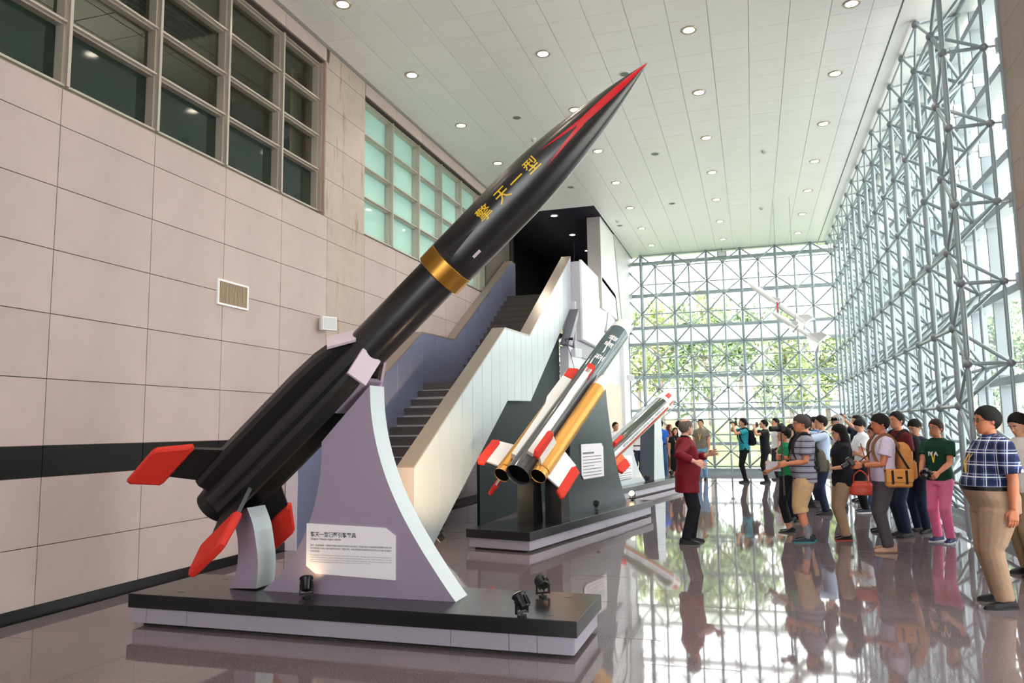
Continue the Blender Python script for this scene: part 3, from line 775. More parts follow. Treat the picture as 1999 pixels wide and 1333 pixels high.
def plate(name, poly_xz, y0, y1, face, edge, parent):
    """upright plate: front and back faces one material, edges another; poly in (x, z)"""
    n = len(poly_xz); mb = MB()
    vs = [(x, y0, z) for x, z in poly_xz]+[(x, y1, z) for x, z in poly_xz]
    mb.add(vs, [tuple(range(n)), tuple(range(2*n-1, n-1, -1))], 0)
    o = len(mb.v); mb.add(vs, [(k, n+k, n+(k+1) % n, (k+1) % n) for k in range(n)], 1)
    return mb.build(name, [face, edge], parent)
def sm(pts, k=3):
    """Catmull-Rom through the given points"""
    P = [Vector(p) for p in pts]; out = []
    for i in range(len(P)-1):
        a, b, c, d = P[max(i-1, 0)], P[i], P[i+1], P[min(i+2, len(P)-1)]
        for q in range(k):
            t = q/k; out.append(0.5*((2*b)+(c-a)*t+(2*a-5*b+4*c-d)*t*t+(3*b-a-3*c+d)*t**3))
    out.append(P[-1]); return out
# ---- stand 1
YS = 5.79
def xz(pts, Y=YS): return [(on_plane(x, y, 1, Y).x, on_plane(x, y, 1, Y).z) for x, y in pts]
s1 = empty('missile_stand', (-3.2, 5.92, 0.27), label='lavender flared metal stand with edges painted as brightly lit under the black missile', cat='display stand')
S1I = Matrix.Translation((3.2, -5.92, -0.27))
right = [tuple(p) for p in sm([(*q, 0) for q in xz([(722, 752), (724, 800), (731, 850), (743, 900), (762, 955), (790, 1015), (824, 1075), (862, 1135), (890, 1176)])])]
left = [tuple(p) for p in sm([(*q, 0) for q in xz([(512, 1152), (540, 1128), (568, 1092), (592, 1048), (610, 1000), (622, 945), (627, 905), (628, 862)])])]
poly = [(p[0], max(p[1], 0.27)) for p in left]+[(p[0], max(p[1], 0.27)) for p in right]
poly[0] = (poly[0][0], 0.268); poly[-1] = (poly[-1][0], 0.268)
o = plate('flared_plate', poly, YS, YS+0.26, M_lavst, M_stw, s1); o.matrix_parent_inverse = S1I
l2 = [tuple(p) for p in sm([(*q, 0) for q in xz([(447, 1148), (457, 1128), (462, 1110), (465, 1076), (462, 1041), (452, 1005)])])]
r2 = [tuple(p) for p in sm([(*q, 0) for q in xz([(482, 991), (494, 1025), (500, 1063), (503, 1090), (503, 1120), (500, 1149)])])]
poly = [(p[0], max(p[1], 0.268)) for p in l2]+[(p[0], max(p[1], 0.268)) for p in r2]
o = plate('tail_rest', poly, YS, YS+0.26, M_lavst, M_stw, s1); o.matrix_parent_inverse = S1I
# info board
def board(name, pts3, normal, label, par=None):
    n = Vector(normal).normalized(); mb = MB().prism(pts3, n*0.012)
    return mb.build(name, M_panelw, par, label=label, cat='information board')
ip = [on_plane(x, y, 1, YS-0.002) for x, y in ((600, 1021), (753, 1030), (773, 1046), (772.5, 1132), (617, 1119), (599, 1104))]
ib = empty('information_board', (ip[0].x, YS, ip[3].z), label='white notched information board with black lettering on the lavender stand', cat='information board')
inv = Matrix.Translation((-ip[0].x, -YS, -ip[3].z))
o = MB().prism(ip, (0, -0.012, 0)).build('board', M_panelw, ib); o.matrix_parent_inverse = inv
def line_on_board(s, px, size, width, m, bold=0.0):
    a = on_plane(px[0], px[1], 1, YS-0.0155)
    M = Matrix.Translation(a) @ Matrix.Rotation(PI/2, 4, 'X')
    o = text_obj('lettering', s, size, M, m, ib, bold=bold, fit=width); o.matrix_parent_inverse = inv
bw = ip[1].x-ip[0].x+0.1
k = (on_plane(770, 1080, 1, YS).x-on_plane(602, 1070, 1, YS).x)/168.0
line_on_board('擎天一型衝壓引擎載具', (606.3, 1046.5), 0.045, 90*k, M_ink, 0.0006)
line_on_board('Qingtian I Ramjet engine vehicle', (606.3, 1053), 0.022, 60*k, M_ink, 0.0003)
for t, y, w in (('擎天一型為我國第一代衝壓引擎載具,歷經多年研發,已成功奠定了堅實的基礎,從氣動構形到整體系統設計與', 1065.0, 158), ('飛行測試能力,成為少數先進國家技術的「衝壓引擎」成員,更重要的是獲得的技術完全自主自製,沒有國外', 1070.8, 158), ('的技術協助。', 1076.5, 19)):
    line_on_board(t, (606.0, y), 0.016, w*k, M_ink)
for t, y, w in (('The Qingtian I is the first generation of ramjet engine vehicle of the ROC. Through years of research and development,', 1083.5, 158), ('it has its own technical know-how and foundation, to finally complete capabilities of vehicle design and flight test, to meet', 1088.0, 158), ('advanced countries and become a member of ramjet engine community. Meanwhile, what the most exciting is that the', 1092.5, 158), ('technologies were independently developed without assistance and constraints from abroad.', 1096.5, 118)):
    line_on_board(t, (605.5, y), 0.013, w*k, M_ink2)

# ---- missile frames: local x runs from tail to nose, local z is the upper side
def mframe(tail, head_deg, pitch_deg):
    """head_deg measured from world +X towards +Y"""
    h, p = math.radians(head_deg), math.radians(pitch_deg)
    x = Vector((math.cos(h)*math.cos(p), math.sin(h)*math.cos(p), math.sin(p))); z = Vector((-math.cos(h)*math.sin(p), -math.sin(h)*math.sin(p), math.cos(p))); y = z.cross(x)
    m = Matrix((x, y, z)).transposed().to_4x4(); m.translation = Vector(tail); return m
M_mblack = mat('missile_black', (26, 25, 28), 0.30, spec=0.55, coat=0.25, coat_rough=0.18)
M_mblack2 = mat('missile_black_matt', (24, 24, 25), 0.42)
M_gold = mat('gold_band', (196, 142, 62), 0.26, metal=0.85)
M_red = mat('red_fabric', (214, 44, 28), 0.7, bump=(40, 0.25))
M_redp = mat('red_paint', (206, 22, 30), 0.25, coat=0.3)
M_yel = mat('yellow_letters', (236, 196, 40), 0.4)
M_cover = mat('lavender_cover', (206, 186, 200), 0.5)
def ang(a): return math.cos(a), math.sin(a)
def radial_poly(poly, a, th, mb=None, mi=0):
    """poly of (s, r) extruded to thickness th, standing radially at angle a (0 = +y, 90 deg = +z)"""
    c, s = ang(a); t = Vector((0, -s, c))*th/2
    mb = mb or MB()
    return mb.prism([Vector((p[0], p[1]*c, p[1]*s))-t for p in poly], t*2, mi)
def red_cover(name, poly, a, th, parent):
    """puffy fabric sleeve over a fin tip"""
    c, s = ang(a); n = Vector((0, -s, c)); P = [Vector((p[0], p[1]*c, p[1]*s)) for p in poly]; cen = sum(P, Vector())/len(P)
    rings = []
    for t, q in ((-1.0, 0.90), (-0.55, 1.0), (0.55, 1.0), (1.0, 0.90)):
        rings.append([cen+(p-cen)*q+n*th/2*t for p in P])
    return MB().loft(rings).build(name, M_red, parent, smooth=25)

# ---- missile 1: the black ramjet
m1 = empty('missile', mw=mframe((-4.60, 5.90, 1.02), 0, 41.6), label='long black missile with gold band, red nose streak and yellow lettering', cat='missile')
RB, RF = 0.185, 0.218
body = MB().lathe([(-0.02, 0.17), (0.0, RB), (2.83, RB), (2.84, RF-0.005)], 48).build('rear_body', M_mblack, m1, smooth=30)
MB().lathe([(2.838, RF-0.006), (2.842, RF), (3.0, RF+0.002), (3.005, RF-0.004)], 48).build('gold_band', M_gold, m1, smooth=30)
S0, S1 = 3.75, 5.255
def fr_(s):
    if s <= S0: return RF
    t = (s-S0)/(S1-S0); return RF*max(0.0, (1-t**1.75))**0.98
prof = [(3.0, RF-0.002)]+[(3.005+0.12*k, RF) for k in range(6)]+[(S0+(S1-S0)*k/40, fr_(S0+(S1-S0)*k/40)) for k in range(1, 41)]
nose = MB().lathe(prof, 64).build('nose_body', M_mblack, m1, smooth=30)
# red streak: a flame shape wrapped on the nose, thin raised paint
def wrapn(s, a, lift=0.0012):
    r = fr_(s)+lift; return (s, r*math.cos(a), r*math.sin(a))
A0 = math.radians(-128)
st_ = MB(); NS = 40
def streak(sa, sb, ha, hb, side):
    rows = []
    for i in range(NS+1):
        t = i/NS; s = sa+(sb-sa)*t; a = ha+(hb-ha)*t; w = side(t)
        rows.append([wrapn(s, a-w+2*w*k/10) for k in range(11)])
    n = 11; vs = [p for r in rows for p in r]; fs = [(i*n+k, i*n+k+1, (i+1)*n+k+1, (i+1)*n+k) for i in range(NS) for k in range(n-1)]
    st_.add(vs, fs)
AC = math.radians(180+6)
streak(4.5, 5.245, AC, AC, lambda t: 0.16+0.35*t**1.2)
streak(4.17, 4.55, AC-0.34, AC-0.08, lambda t: 0.005+0.10*t)
streak(4.12, 4.55, AC+0.34, AC+0.09, lambda t: 0.005+0.11*t)
st_.build('red_streak', M_redp, m1, smooth=60)
# lettering wrapped on the body
def wrap_text(s0, a0, R, lift=0.002, k=1.0):
    return lambda x, y: (s0+x, (R+lift)*math.cos(a0-y*k/R), (R+lift)*math.sin(a0-y*k/R))
ta = math.radians(180-6)
for ch, s0 in (('擎', 3.43), ('天', 3.635), ('一', 3.80), ('型', 3.965)):
    R_ = fr_(s0+0.08); sc = 0.135
    f = (lambda s0_: (lambda x, y: (s0_+x, (fr_(s0_+x)+0.002)*math.cos(ta+0.30-y/fr_(s0_+x)), (fr_(s0_+x)+0.002)*math.sin(ta+0.30-y/fr_(s0_+x)))))(s0)
    text_obj('character', ch, sc, None, M_yel, m1, bold=0.0012, wrap=f)
# small spike fairing ahead of the band and white tag
MB().add([(3.06, *[RF*v for v in ang(PI+0.28)]), (3.06, *[RF*v for v in ang(PI-0.02)]), (3.06, *[(RF+0.05)*v for v in ang(PI+0.13)]), (3.36, *[RF*v for v in ang(PI+0.13)])], [(0, 1, 2), (0, 2, 3), (2, 1, 3), (0, 3, 1)]).build('fairing_spike', M_mblack, m1)
MB().add([(3.18, *[(RF+.002)*v for v in ang(PI+0.92)]), (3.26, *[(RF+.002)*v for v in ang(PI+0.92)]), (3.26, *[(RF+.002)*v for v in ang(PI+0.80)]), (3.18, *[(RF+.002)*v for v in ang(PI+0.80)])], [(0, 1, 2, 3)]).build('tag', M_cover, m1)
# four side intakes at 45 degrees with lavender covers on their mouths
for k, a in enumerate((math.radians(135), math.radians(225), math.radians(315), math.radians(45))):
    c, s = ang(a); t = Vector((0, -s, c)); e = Vector((0, c, s)); xx = Vector((1, 0, 0))
    hw = 0.085
    def sect(x, r0, r1, w, ch=0.035):
        return [xx*x+e*r0-t*w, xx*x+e*(r1-ch)-t*w, xx*x+e*r1-t*(w-ch), xx*x+e*r1+t*(w-ch), xx*x+e*(r1-ch)+t*w, xx*x+e*r0+t*w]
    rings = [sect(0.06, 0.08, 0.30, hw), sect(0.5, 0.08, 0.315, hw), sect(1.35, 0.08, 0.315, hw), sect(1.62, 0.10, 0.30, hw)]
    front = [xx*1.95+e*0.14-t*hw, xx*1.80+e*0.24-t*hw, xx*1.76+e*0.27-t*(hw-0.03), xx*1.76+e*0.27+t*(hw-0.03), xx*1.80+e*0.24+t*hw, xx*1.95+e*0.14+t*hw]
    du = MB().loft(rings+[front]).build('intake_duct', M_mblack2, m1, smooth=30)
    f0, f1 = xx*1.965+e*0.15, xx*1.76+e*0.285
    MB().obox((f0+f1)/2+xx*0.015+e*0.015, (f1-f0)/2, t*(hw+0.012), (xx*0.79+e*0.61)*0.012).build('mouth_cover', M_cover, du)
    # fin behind: black root and red sleeve on the tip
    root = radial_poly([(0.08, 0.25), (0.48, 0.25), (0.26, 0.56), (-0.08, 0.56)], a, 0.035).build('fin', M_mblack2, m1)
    red_cover('fin_sleeve', [(-0.16, 0.50), (-0.12, 0.49), (0.30, 0.50), (0.32, 0.53), (0.12, 0.735), (0.07, 0.75), (-0.28, 0.735), (-0.29, 0.70)], a, 0.075, root)
MB().lathe([(-0.10, 0.15), (-0.11, 0.165), (-0.02, 0.172), (-0.02, 0.15)], 40, caps=False).build('nozzle', M_mblack2, m1, smooth=30)
MB().lathe([(-0.035, 0.02), (-0.035, 0.155)], 40).build('nozzle_plug', M_base, m1)
cr = MB().obox((1.62, 0, -0.245), (0.2, 0, 0), (0, 0.14, 0), (0, 0, 0.02)).build('cradle', M_lavst, m1)

# ---- missile 2 with two golden boosters
m2 = empty('missile', mw=mframe((-3.176, 10.50, 0.997), 72, 35.98) @ Matrix.Diagonal((0.831, 1, 1, 1)), label='dark teal missile with white wings and two golden boosters', cat='missile')
M_teal2 = mat('missile_teal_grey', (74, 94, 102), 0.10, coat=0.6, coat_rough=0.03)
M_mgrey = mat('missile_dark_grey', (78, 80, 86), 0.25, coat=0.3)
M_mwhite = mat('missile_white', (238, 238, 238), 0.25, coat=0.4)
M_bgold = mat('booster_gold', (206, 152, 74), 0.34, metal=0.6)
M_black = mat('nozzle_black', (8, 8, 8), 0.9, spec=0.1)
R2 = 0.19
MB().lathe([(0.06, 0.165), (0.08, R2), (2.75, R2)], 40).build('rear_body', M_mgrey, m2, smooth=30)
MB().lathe([(2.75, R2), (4.45, R2), (4.62, R2*0.99)], 40).build('front_body', M_teal2, m2, smooth=30)
MB().lathe([(4.62, R2*0.985)]+[(4.62+0.56*math.sin(k/14*PI/2), R2*0.985*math.cos(k/14*PI/2)) for k in range(1, 15)], 40).build('nose_dome', M_mwhite, m2, smooth=30)
MB().lathe([(-0.06, 0.176), (-0.08, 0.186), (0.10, 0.19), (0.10, 0.175)], 40, caps=False).build('nozzle_ring', M_mgrey, m2, smooth=30)
MB().lathe([(0.05, 0.02), (-0.0, 0.176)], 40).build('nozzle_mouth', M_black, m2)
for a in (math.radians(33), math.radians(128)):
    wg = radial_poly([(0.25, 0.15), (2.75, 0.15), (2.75, 0.34), (1.9, 0.34), (1.7, 0.29), (1.0, 0.27), (0.25, 0.25)], a, 0.10).build('wing_strake', M_mwhite, m2)
    red_cover('wing_sleeve', [(2.62, 0.14), (2.95, 0.14), (3.0, 0.2), (2.9, 0.34), (2.62, 0.34)], a, 0.12, wg)
for k in (-1, 1):
    yb = 0.315*k; zb = -0.03
    b = MB().lathe([(0.08, 0.10), (0.10, 0.122), (2.55, 0.122)], 32, y=yb, z=zb).build('booster', M_bgold, m2, smooth=30)
    MB().lathe([(2.55, 0.122), (2.75, 0.105), (2.95, 0.07), (3.12, 0.02)], 32, y=yb, z=zb).build('booster_nose', M_mwhite, b, smooth=40)
    MB().lathe([(-0.03, 0.112), (-0.045, 0.12), (0.08, 0.112), (0.08, 0.10)], 32, y=yb, z=zb, caps=False).build('booster_nozzle', M_bgold, b, smooth=30)
    MB().lathe([(-0.03, 0.01), (-0.035, 0.112)], 32, y=yb, z=zb).build('booster_mouth', M_black, b)
    def bf(a, white, sl, th=0.03):
        c, s = ang(a); off = Vector((0, yb, zb))
        def T(o):
            o.location = off; return o
        f = T(radial_poly(white, a, th).build('booster_fin', M_mwhite, b)); g = red_cover('fin_sleeve', sl, a, 0.07, f)
        return f
    dn_a = math.radians(-45) if k > 0 else math.radians(225); up_a = math.radians(150) if k < 0 and False else (math.radians(35) if k > 0 else math.radians(105))
    bf(dn_a, [(0.05, 0.1), (0.75, 0.1), (0.62, 0.36), (0.0, 0.36)], [(-0.08, 0.32), (0.52, 0.32), (0.60, 0.36), (0.52, 0.46), (-0.12, 0.46), (-0.16, 0.42)])
    bf(up_a, [(0.10, 0.1), (0.7, 0.1), (0.6, 0.34), (0.06, 0.34)], [(-0.02, 0.30), (0.55, 0.30), (0.62, 0.34), (0.55, 0.43), (0.0, 0.43), (-0.06, 0.38)])
for i, ch in enumerate(('型', '一', '風', '雄')):
    s0 = 3.32+0.25*i
    text_obj('character', ch, 0.17, None, M_mwhite, m2, bold=0.002, wrap=(lambda s0_: (lambda x, y: (s0_+x, (R2+.002)*math.cos(PI-0.55-y/R2), (R2+.002)*math.sin(PI-0.55-y/R2))))(s0))
# struts between boosters and body
for k in (-1, 1):
    for s in (0.2, 1.9): MB().obox((s, 0.22*k, -0.02), (0.08, 0, 0), (0, 0.06, 0), (0, 0, 0.03)).build('booster_clamp', M_mgrey, m2)

# stand 2: two black legs under the tail and a tall dark plate beside the body
def pl2(u, v, z=0.27): return Vector((-2.85, 9.80, 0))+Vector((math.cos(HD), math.sin(HD), 0))*u+Vector((-math.sin(HD), math.cos(HD), 0))*v+Vector((0, 0, z))
M_sd = mat('stand_dark_green', (46, 58, 62), 0.25, metal=0.35)
s2_ = empty('missile_stand', pl2(2.0, 0.45), HD, label='dark green flared stand with black legs under the missile with golden boosters', cat='display stand')
def lp(u, z): return (u-2.0, z-0.27)
cur = [lp(*q) for q in ((1.55, 0.268), (1.75, 0.7), (1.85, 1.2), (1.88, 1.62))]
cur2 = [lp(*q) for q in ((3.35, 2.5), (3.42, 2.0), (3.6, 1.4), (3.85, 0.8), (4.2, 0.268))]
poly = [tuple(p)[:2] for p in sm([(*c, 0) for c in cur])]+[tuple(p)[:2] for p in sm([(*c, 0) for c in cur2])]
plate('flared_plate', poly, -0.19, 0.10, M_sd, M_sd, s2_)
for u, v in ((0.97, 0.06), (1.22, -0.26)):
    c2 = [lp(*q) for q in ((u-0.12, 0.268), (u-0.12, 0.6), (u-0.10, 1.0))]; c3 = [lp(*q) for q in ((u+0.10, 1.12), (u+0.13, 0.7), (u+0.17, 0.268))]
    plate('leg', c2+c3, v-0.13, v+0.13, M_base, M_base, s2_)
def small_board(par_u, z0, z1, u0, u1, v, label, base=(-2.85, 9.80), back=0.012):
    e = empty('information_board', Vector((base[0], base[1], 0))+Vector((math.cos(HD), math.sin(HD), 0))*u0+Vector((-math.sin(HD), math.cos(HD), 0))*v+Vector((0, 0, z0)), HD, label=label, cat='information board')
    w, h = u1-u0, z1-z0; c = 0.07
    MB().prism([(0, 0, c), (c, 0, 0), (w, 0, 0), (w, 0, h-c), (w-c, 0, h), (0, 0, h)], (0, -back, 0)).build('board', M_panelw, e)
    for i, (t, q) in enumerate((('雄風', 0.24), )): pass
    tl = MB()
    for i in range(9):
        zz_ = h-0.16-i*0.05; ln = w*0.84 if i not in (0, 4) else w*0.5
        tl.box(0.05, 0.05+ln, -back-0.001, -back-0.0005, zz_, zz_+(0.03 if i == 0 else 0.012))
    tl.build('print_lines', M_ink2, e)
    return e
small_board(0, 0.80, 1.35, 2.25, 3.15, 0.255, 'white notched information board on the dark green stand')

# ---- missile 3 with coloured stripes
m3 = empty('missile', mw=mframe((-3.222, 17.24, 0.936), 70, 23.03) @ Matrix.Diagonal((0.73, 1, 1, 1)), label='striped green, white and red missile with a rounded white nose', cat='missile')
M_olive = mat('missile_olive', (48, 58, 48), 0.14, coat=0.5, coat_rough=0.03)
M_r3 = mat('stripe_red', (196, 40, 40), 0.15, coat=0.5)
M_y3 = mat('stripe_yellow', (190, 190, 70), 0.2, coat=0.5)
M_w3 = mat('stripe_white', (206, 208, 210), 0.2, coat=0.4)
M_highlight = mat('stripe_highlight', (190, 196, 200), 0.12, metal=0.6)  # paints the highlight along the missile's upper edge
R3 = 0.22
def striped(s0, s1, bands, name, par):
    """bands: (angle0, angle1, material) in degrees, 180 = hall side"""
    for a0, a1, m, nm in bands:
        n = max(3, int((a1-a0)/6)); A_ = [math.radians(a0+(a1-a0)*k/n) for k in range(n+1)]
        mb = MB().loft([[(s, R3*math.cos(a), R3*math.sin(a)) for a in A_]+[(s, 0.6*R3*math.cos(a), 0.6*R3*math.sin(a)) for a in reversed(A_)] for s in (s0, s1)])
        mb.build(nm, m, par, smooth=30)
striped(0.0, 4.25, ((60, 108, M_highlight, 'highlight_stripe'), (108, 160, M_olive, 'green_stripe'), (160, 190, M_w3, 'white_stripe'), (190, 208, M_r3, 'red_stripe'), (208, 228, M_y3, 'yellow_stripe'), (228, 420, M_olive, 'green_stripe')), 'stripes', m3)
MB().lathe([(4.25, R3*0.6), (4.25, R3), (4.7, R3)]+[(4.7+0.34*math.sin(k/12*PI/2), R3*math.cos(k/12*PI/2)) for k in range(1, 13)], 40).build('nose_dome', M_mwhite, m3, smooth=30)
for a0, a1, s0, s1 in ((118, 150, 4.45, 4.85), (178, 196, 4.35, 4.9)):
    n = 6; vs = []; fs = []
    for i in range(7):
        s = s0+(s1-s0)*i/6; r = (R3 if s < 4.7 else R3*math.sqrt(max(0, 1-((s-4.7)/0.34)**2)))+0.002
        for k in range(n+1):
            a = math.radians(a0+(a1-a0)*k/n); vs.append((s, r*math.cos(a), r*math.sin(a)))
    for i in range(6):
        for k in range(n): fs.append((i*7+k, i*7+k+1, (i+1)*7+k+1, (i+1)*7+k))
    MB().add(vs, fs).build('nose_patch', M_r3, m3, smooth=60)
lm = MB()
for i in range(58):
    s = 0.75+i*0.056+rnd.uniform(-0.008, 0.008); a0 = math.radians(166+rnd.uniform(-2, 2)); a1 = math.radians(179+rnd.uniform(-3, 3)); w = rnd.uniform(0.018, 0.04)
    lm.add([(s, (R3+.002)*math.cos(a0), (R3+.002)*math.sin(a0)), (s+w, (R3+.002)*math.cos(a0), (R3+.002)*math.sin(a0)), (s+w, (R3+.002)*math.cos(a1), (R3+.002)*math.sin(a1)), (s, (R3+.002)*math.cos(a1), (R3+.002)*math.sin(a1))], [(0, 1, 2, 3)])
lm.build('lettering_row', M_ink, m3, kind='stuff')
MB().lathe([(-0.05, R3-0.01), (-0.06, R3+0.006), (0.12, R3+0.008), (0.12, R3-0.01)], 40, caps=False).build('tail_ring', M_r3, m3, smooth=30)
MB().lathe([(-0.04, 0.02), (-0.045, R3-0.005)], 40).build('tail_mouth', M_black, m3)
M_or = mat('fin_orange', (222, 104, 30), 0.4)
for a in (math.radians(45), math.radians(135), math.radians(225), math.radians(315)):
    f = radial_poly([(0.08, 0.15), (0.7, 0.15), (0.58, 0.38), (0.05, 0.38)], a, 0.04).build('fin', M_or, m3)
    red_cover('fin_sleeve', [(0.0, 0.33), (0.56, 0.33), (0.62, 0.38), (0.5, 0.53), (-0.02, 0.53), (-0.08, 0.45)], a, 0.08, f)
# stands 3
def pl3(u, v, z=0.27): return Vector((-2.90, 16.6, 0))+Vector((math.cos(HD), math.sin(HD), 0))*u+Vector((-math.sin(HD), math.cos(HD), 0))*v+Vector((0, 0, z))
M_s3 = mat('stand_pale', (208, 216, 222), 0.35, metal=0.2); M_s3d = mat('stand_slate', (104, 110, 124), 0.35, metal=0.3)
s3_ = empty('missile_stand', pl3(2.0, 0.45), HD, label='pale flared stand with a slate post under the striped green missile', cat='display stand')
def lq(u, z): return (u-2.0, z-0.27)
c2 = [lq(*q) for q in ((0.35, 0.268), (0.6, 0.6), (0.75, 0.9))]; c3 = [lq(*q) for q in ((1.9, 1.22), (2.05, 0.9), (2.35, 0.55), (2.75, 0.268))]
plate('flared_plate', [tuple(p)[:2] for p in sm([(*c, 0) for c in c2])]+[tuple(p)[:2] for p in sm([(*c, 0) for c in c3])], -0.16, 0.12, M_s3, M_s3, s3_)
pp_ = [lq(*q) for q in ((3.25, 0.268), (3.32, 0.9), (3.42, 1.72), (3.95, 1.88), (4.0, 1.2), (4.1, 0.268))]
plate('post', pp_, -0.22, 0.16, M_s3, M_s3d, s3_)
small_board(0, 0.42, 0.95, 0.95, 1.85, 0.285, 'white notched information board on the pale stand', base=(-2.90, 16.6))

# ---- two white missiles hanging by the end glass
def hang(nose_px, tail_px, Y, r, label, stage):
    a = on_plane(*tail_px, 1, Y); b = on_plane(*nose_px, 1, Y+0.3); L = (b-a).length
    d = (b-a).normalized(); x = d; y = Vector((0, 0, 1)).cross(x).normalized(); z = x.cross(y)
    m = Matrix((x, y, z)).transposed().to_4x4(); m.translation = a
    e = empty('hanging_missile', mw=m, label=label, cat='missile')
    MB().lathe([(0.0, r*0.7), (0.03, r*0.8), (L*0.45, r*0.8)], 24).build('booster_stage', M_mwhite, e, smooth=30)
    MB().lathe([(L*0.45, r), (L*0.8, r), (L*0.9, r*0.75), (L*0.97, r*0.35), (L, r*0.06)], 24).build('front_stage', M_mwhite, e, smooth=40)
    MB().lathe([(L*0.44, r*1.02), (L*0.455, r*1.02)], 24).build('joint_ring', M_grey, e)
    for q in range(4):
        an = math.radians(45+90*q)
        radial_poly([(0.0, r*0.6), (0.30*stage, r*0.6), (0.05, r*0.6+0.26*stage), (-0.10, r*0.6+0.26*stage)], an, 0.012).build('tail_fin', M_mwhite, e)
        radial_poly([(L*0.46, r*0.9), (L*0.58, r*0.9), (L*0.50, r*0.9+0.12*stage), (L*0.46, r*0.9+0.12*stage)], an, 0.012).build('wing', M_mwhite, e)
    t = m @ Vector((L*0.5, 0, r)); inv_ = m.inverted()
    MB().tube(inv_ @ t, inv_ @ Vector((t.x, t.y, ZC)), 0.004, n=5).build('wire', M_grey, e)
    return e
hang((1459, 551), (1573, 630), 21.5, 0.085, 'larger white missile hanging from wires before the end glass, nose up', 1.0)
hang((1503, 607), (1600, 668), 21.2, 0.07, 'slimmer white missile hanging below the larger one before the end glass', 1.25)
MB().tube(on_plane(1517, 590, 1, 21.5), on_plane(1518, 607, 1, 21.4), 0.018).build('red_pennant', mat('pennant_red', (190, 40, 44), 0.5), label='small red warning pennant between the two hanging white missiles', cat='pennant')

# ---- floodlights on the plinths
M_fl = mat('flood_black', (28, 30, 33), 0.35, metal=0.4)
M_flens = mat('flood_warm_lens', (255, 226, 170), 0.3, emit=((255, 214, 150), 6.0))
def flood(loc, aim, label, energy=18, lit=True, sc=1.0, spot=1.1):
    e = empty('floodlight', loc, label=label, cat='floodlight')
    a = Vector(aim).normalized(); c = Vector((0, 0, 0.105*sc))
    side_ = a.cross(Vector((0, 0, 1))).normalized()
    MB().lathe([(0, 0.035*sc), (0.012*sc, 0.035*sc)], 16, axis='z').build('foot', M_fl, e, smooth=30)
    MB().obox((0, 0, 0.03*sc), side_*0.055*sc, side_.cross(Vector((0, 0, 1)))*0.012*sc, (0, 0, 0.006*sc)).obox(side_*0.052*sc+Vector((0, 0, 0.065*sc)), side_*0.004*sc, side_.cross(Vector((0, 0, 1)))*0.012*sc, (0, 0, 0.045*sc)).obox(-side_*0.052*sc+Vector((0, 0, 0.065*sc)), side_*0.004*sc, side_.cross(Vector((0, 0, 1)))*0.012*sc, (0, 0, 0.045*sc)).tube((0, 0, 0.01*sc), (0, 0, 0.03*sc), 0.01*sc).build('yoke', M_fl, e)
    h = MB().path([c-a*0.055*sc, c-a*0.05*sc, c+a*0.03*sc, c+a*0.045*sc, c+a*0.055*sc], [0.028*sc, 0.034*sc, 0.046*sc, 0.056*sc, 0.056*sc], 18).build('head', M_fl, e, smooth=30)
    for q in range(8):
        an = 2*PI*q/8; u = side_*math.cos(an)+a.cross(side_)*math.sin(an)
        MB().obox(c-a*0.01*sc+u*0.046*sc, a*0.035*sc, u*0.008*sc, a.cross(u)*0.0025*sc).build('cooling_fin', M_fl, h)
    MB().path([c+a*0.0545*sc, c+a*0.0575*sc], 0.050*sc, 18).build('lens', M_flens if lit else M_det, h)
    if lit:
        l = lamp('floodlight_beam', 'SPOT', Vector(loc)+c+a*0.09*sc, energy, (1.0, 0.72, 0.38), spot_size=spot, spot_blend=0.8, shadow_soft_size=0.04)
        l.rotation_mode = 'QUATERNION'; l.rotation_quaternion = a.to_track_quat('-Z', 'Y')
p = on_plane(598, 1166, 2, 0.271); flood(p, (-0.35, 0.5, 0.9), 'small black ribbed floodlight at the foot of the lavender stand', 0.25)
p = on_plane(1019, 1203, 2, 0.271); flood(p, (-0.55, 0.35, 0.75), 'small black ribbed floodlight at the front corner of the black missile plinth', 8)
p = on_plane(1060, 1164, 2, 0.271); flood(p, (-2.8, 4.2, 0.75), 'small black ribbed floodlight at the back corner of the black missile plinth', 1500, spot=0.4)
p = on_plane(1163, 995, 2, 0.271); flood(p, (-0.98, 0.2, 0.45), 'small black floodlight beside the dark green stand, aimed at its face', 45, spot=1.7)
p = on_plane(1235, 976, 2, 0.271); flood(p, (-0.12, -0.9, 0.35), 'small floodlight with a glowing lens at the far end of the golden booster plinth', 5)
p = on_plane(1264, 941, 2, 0.271); flood(p, (-0.6, 0.3, 0.7), 'small floodlight at the foot of the slate post', 8)
p = on_plane(1311, 930, 2, 0.271); flood(p, (-0.6, 0.2, 0.7), 'small floodlight at the far end of the striped missile plinth', 5)
p = on_plane(861, 1036, 2, 0.0); flood(p, (-0.6, -0.25, 0.55), 'small black floodlight on the granite floor below the stair underside', 15)
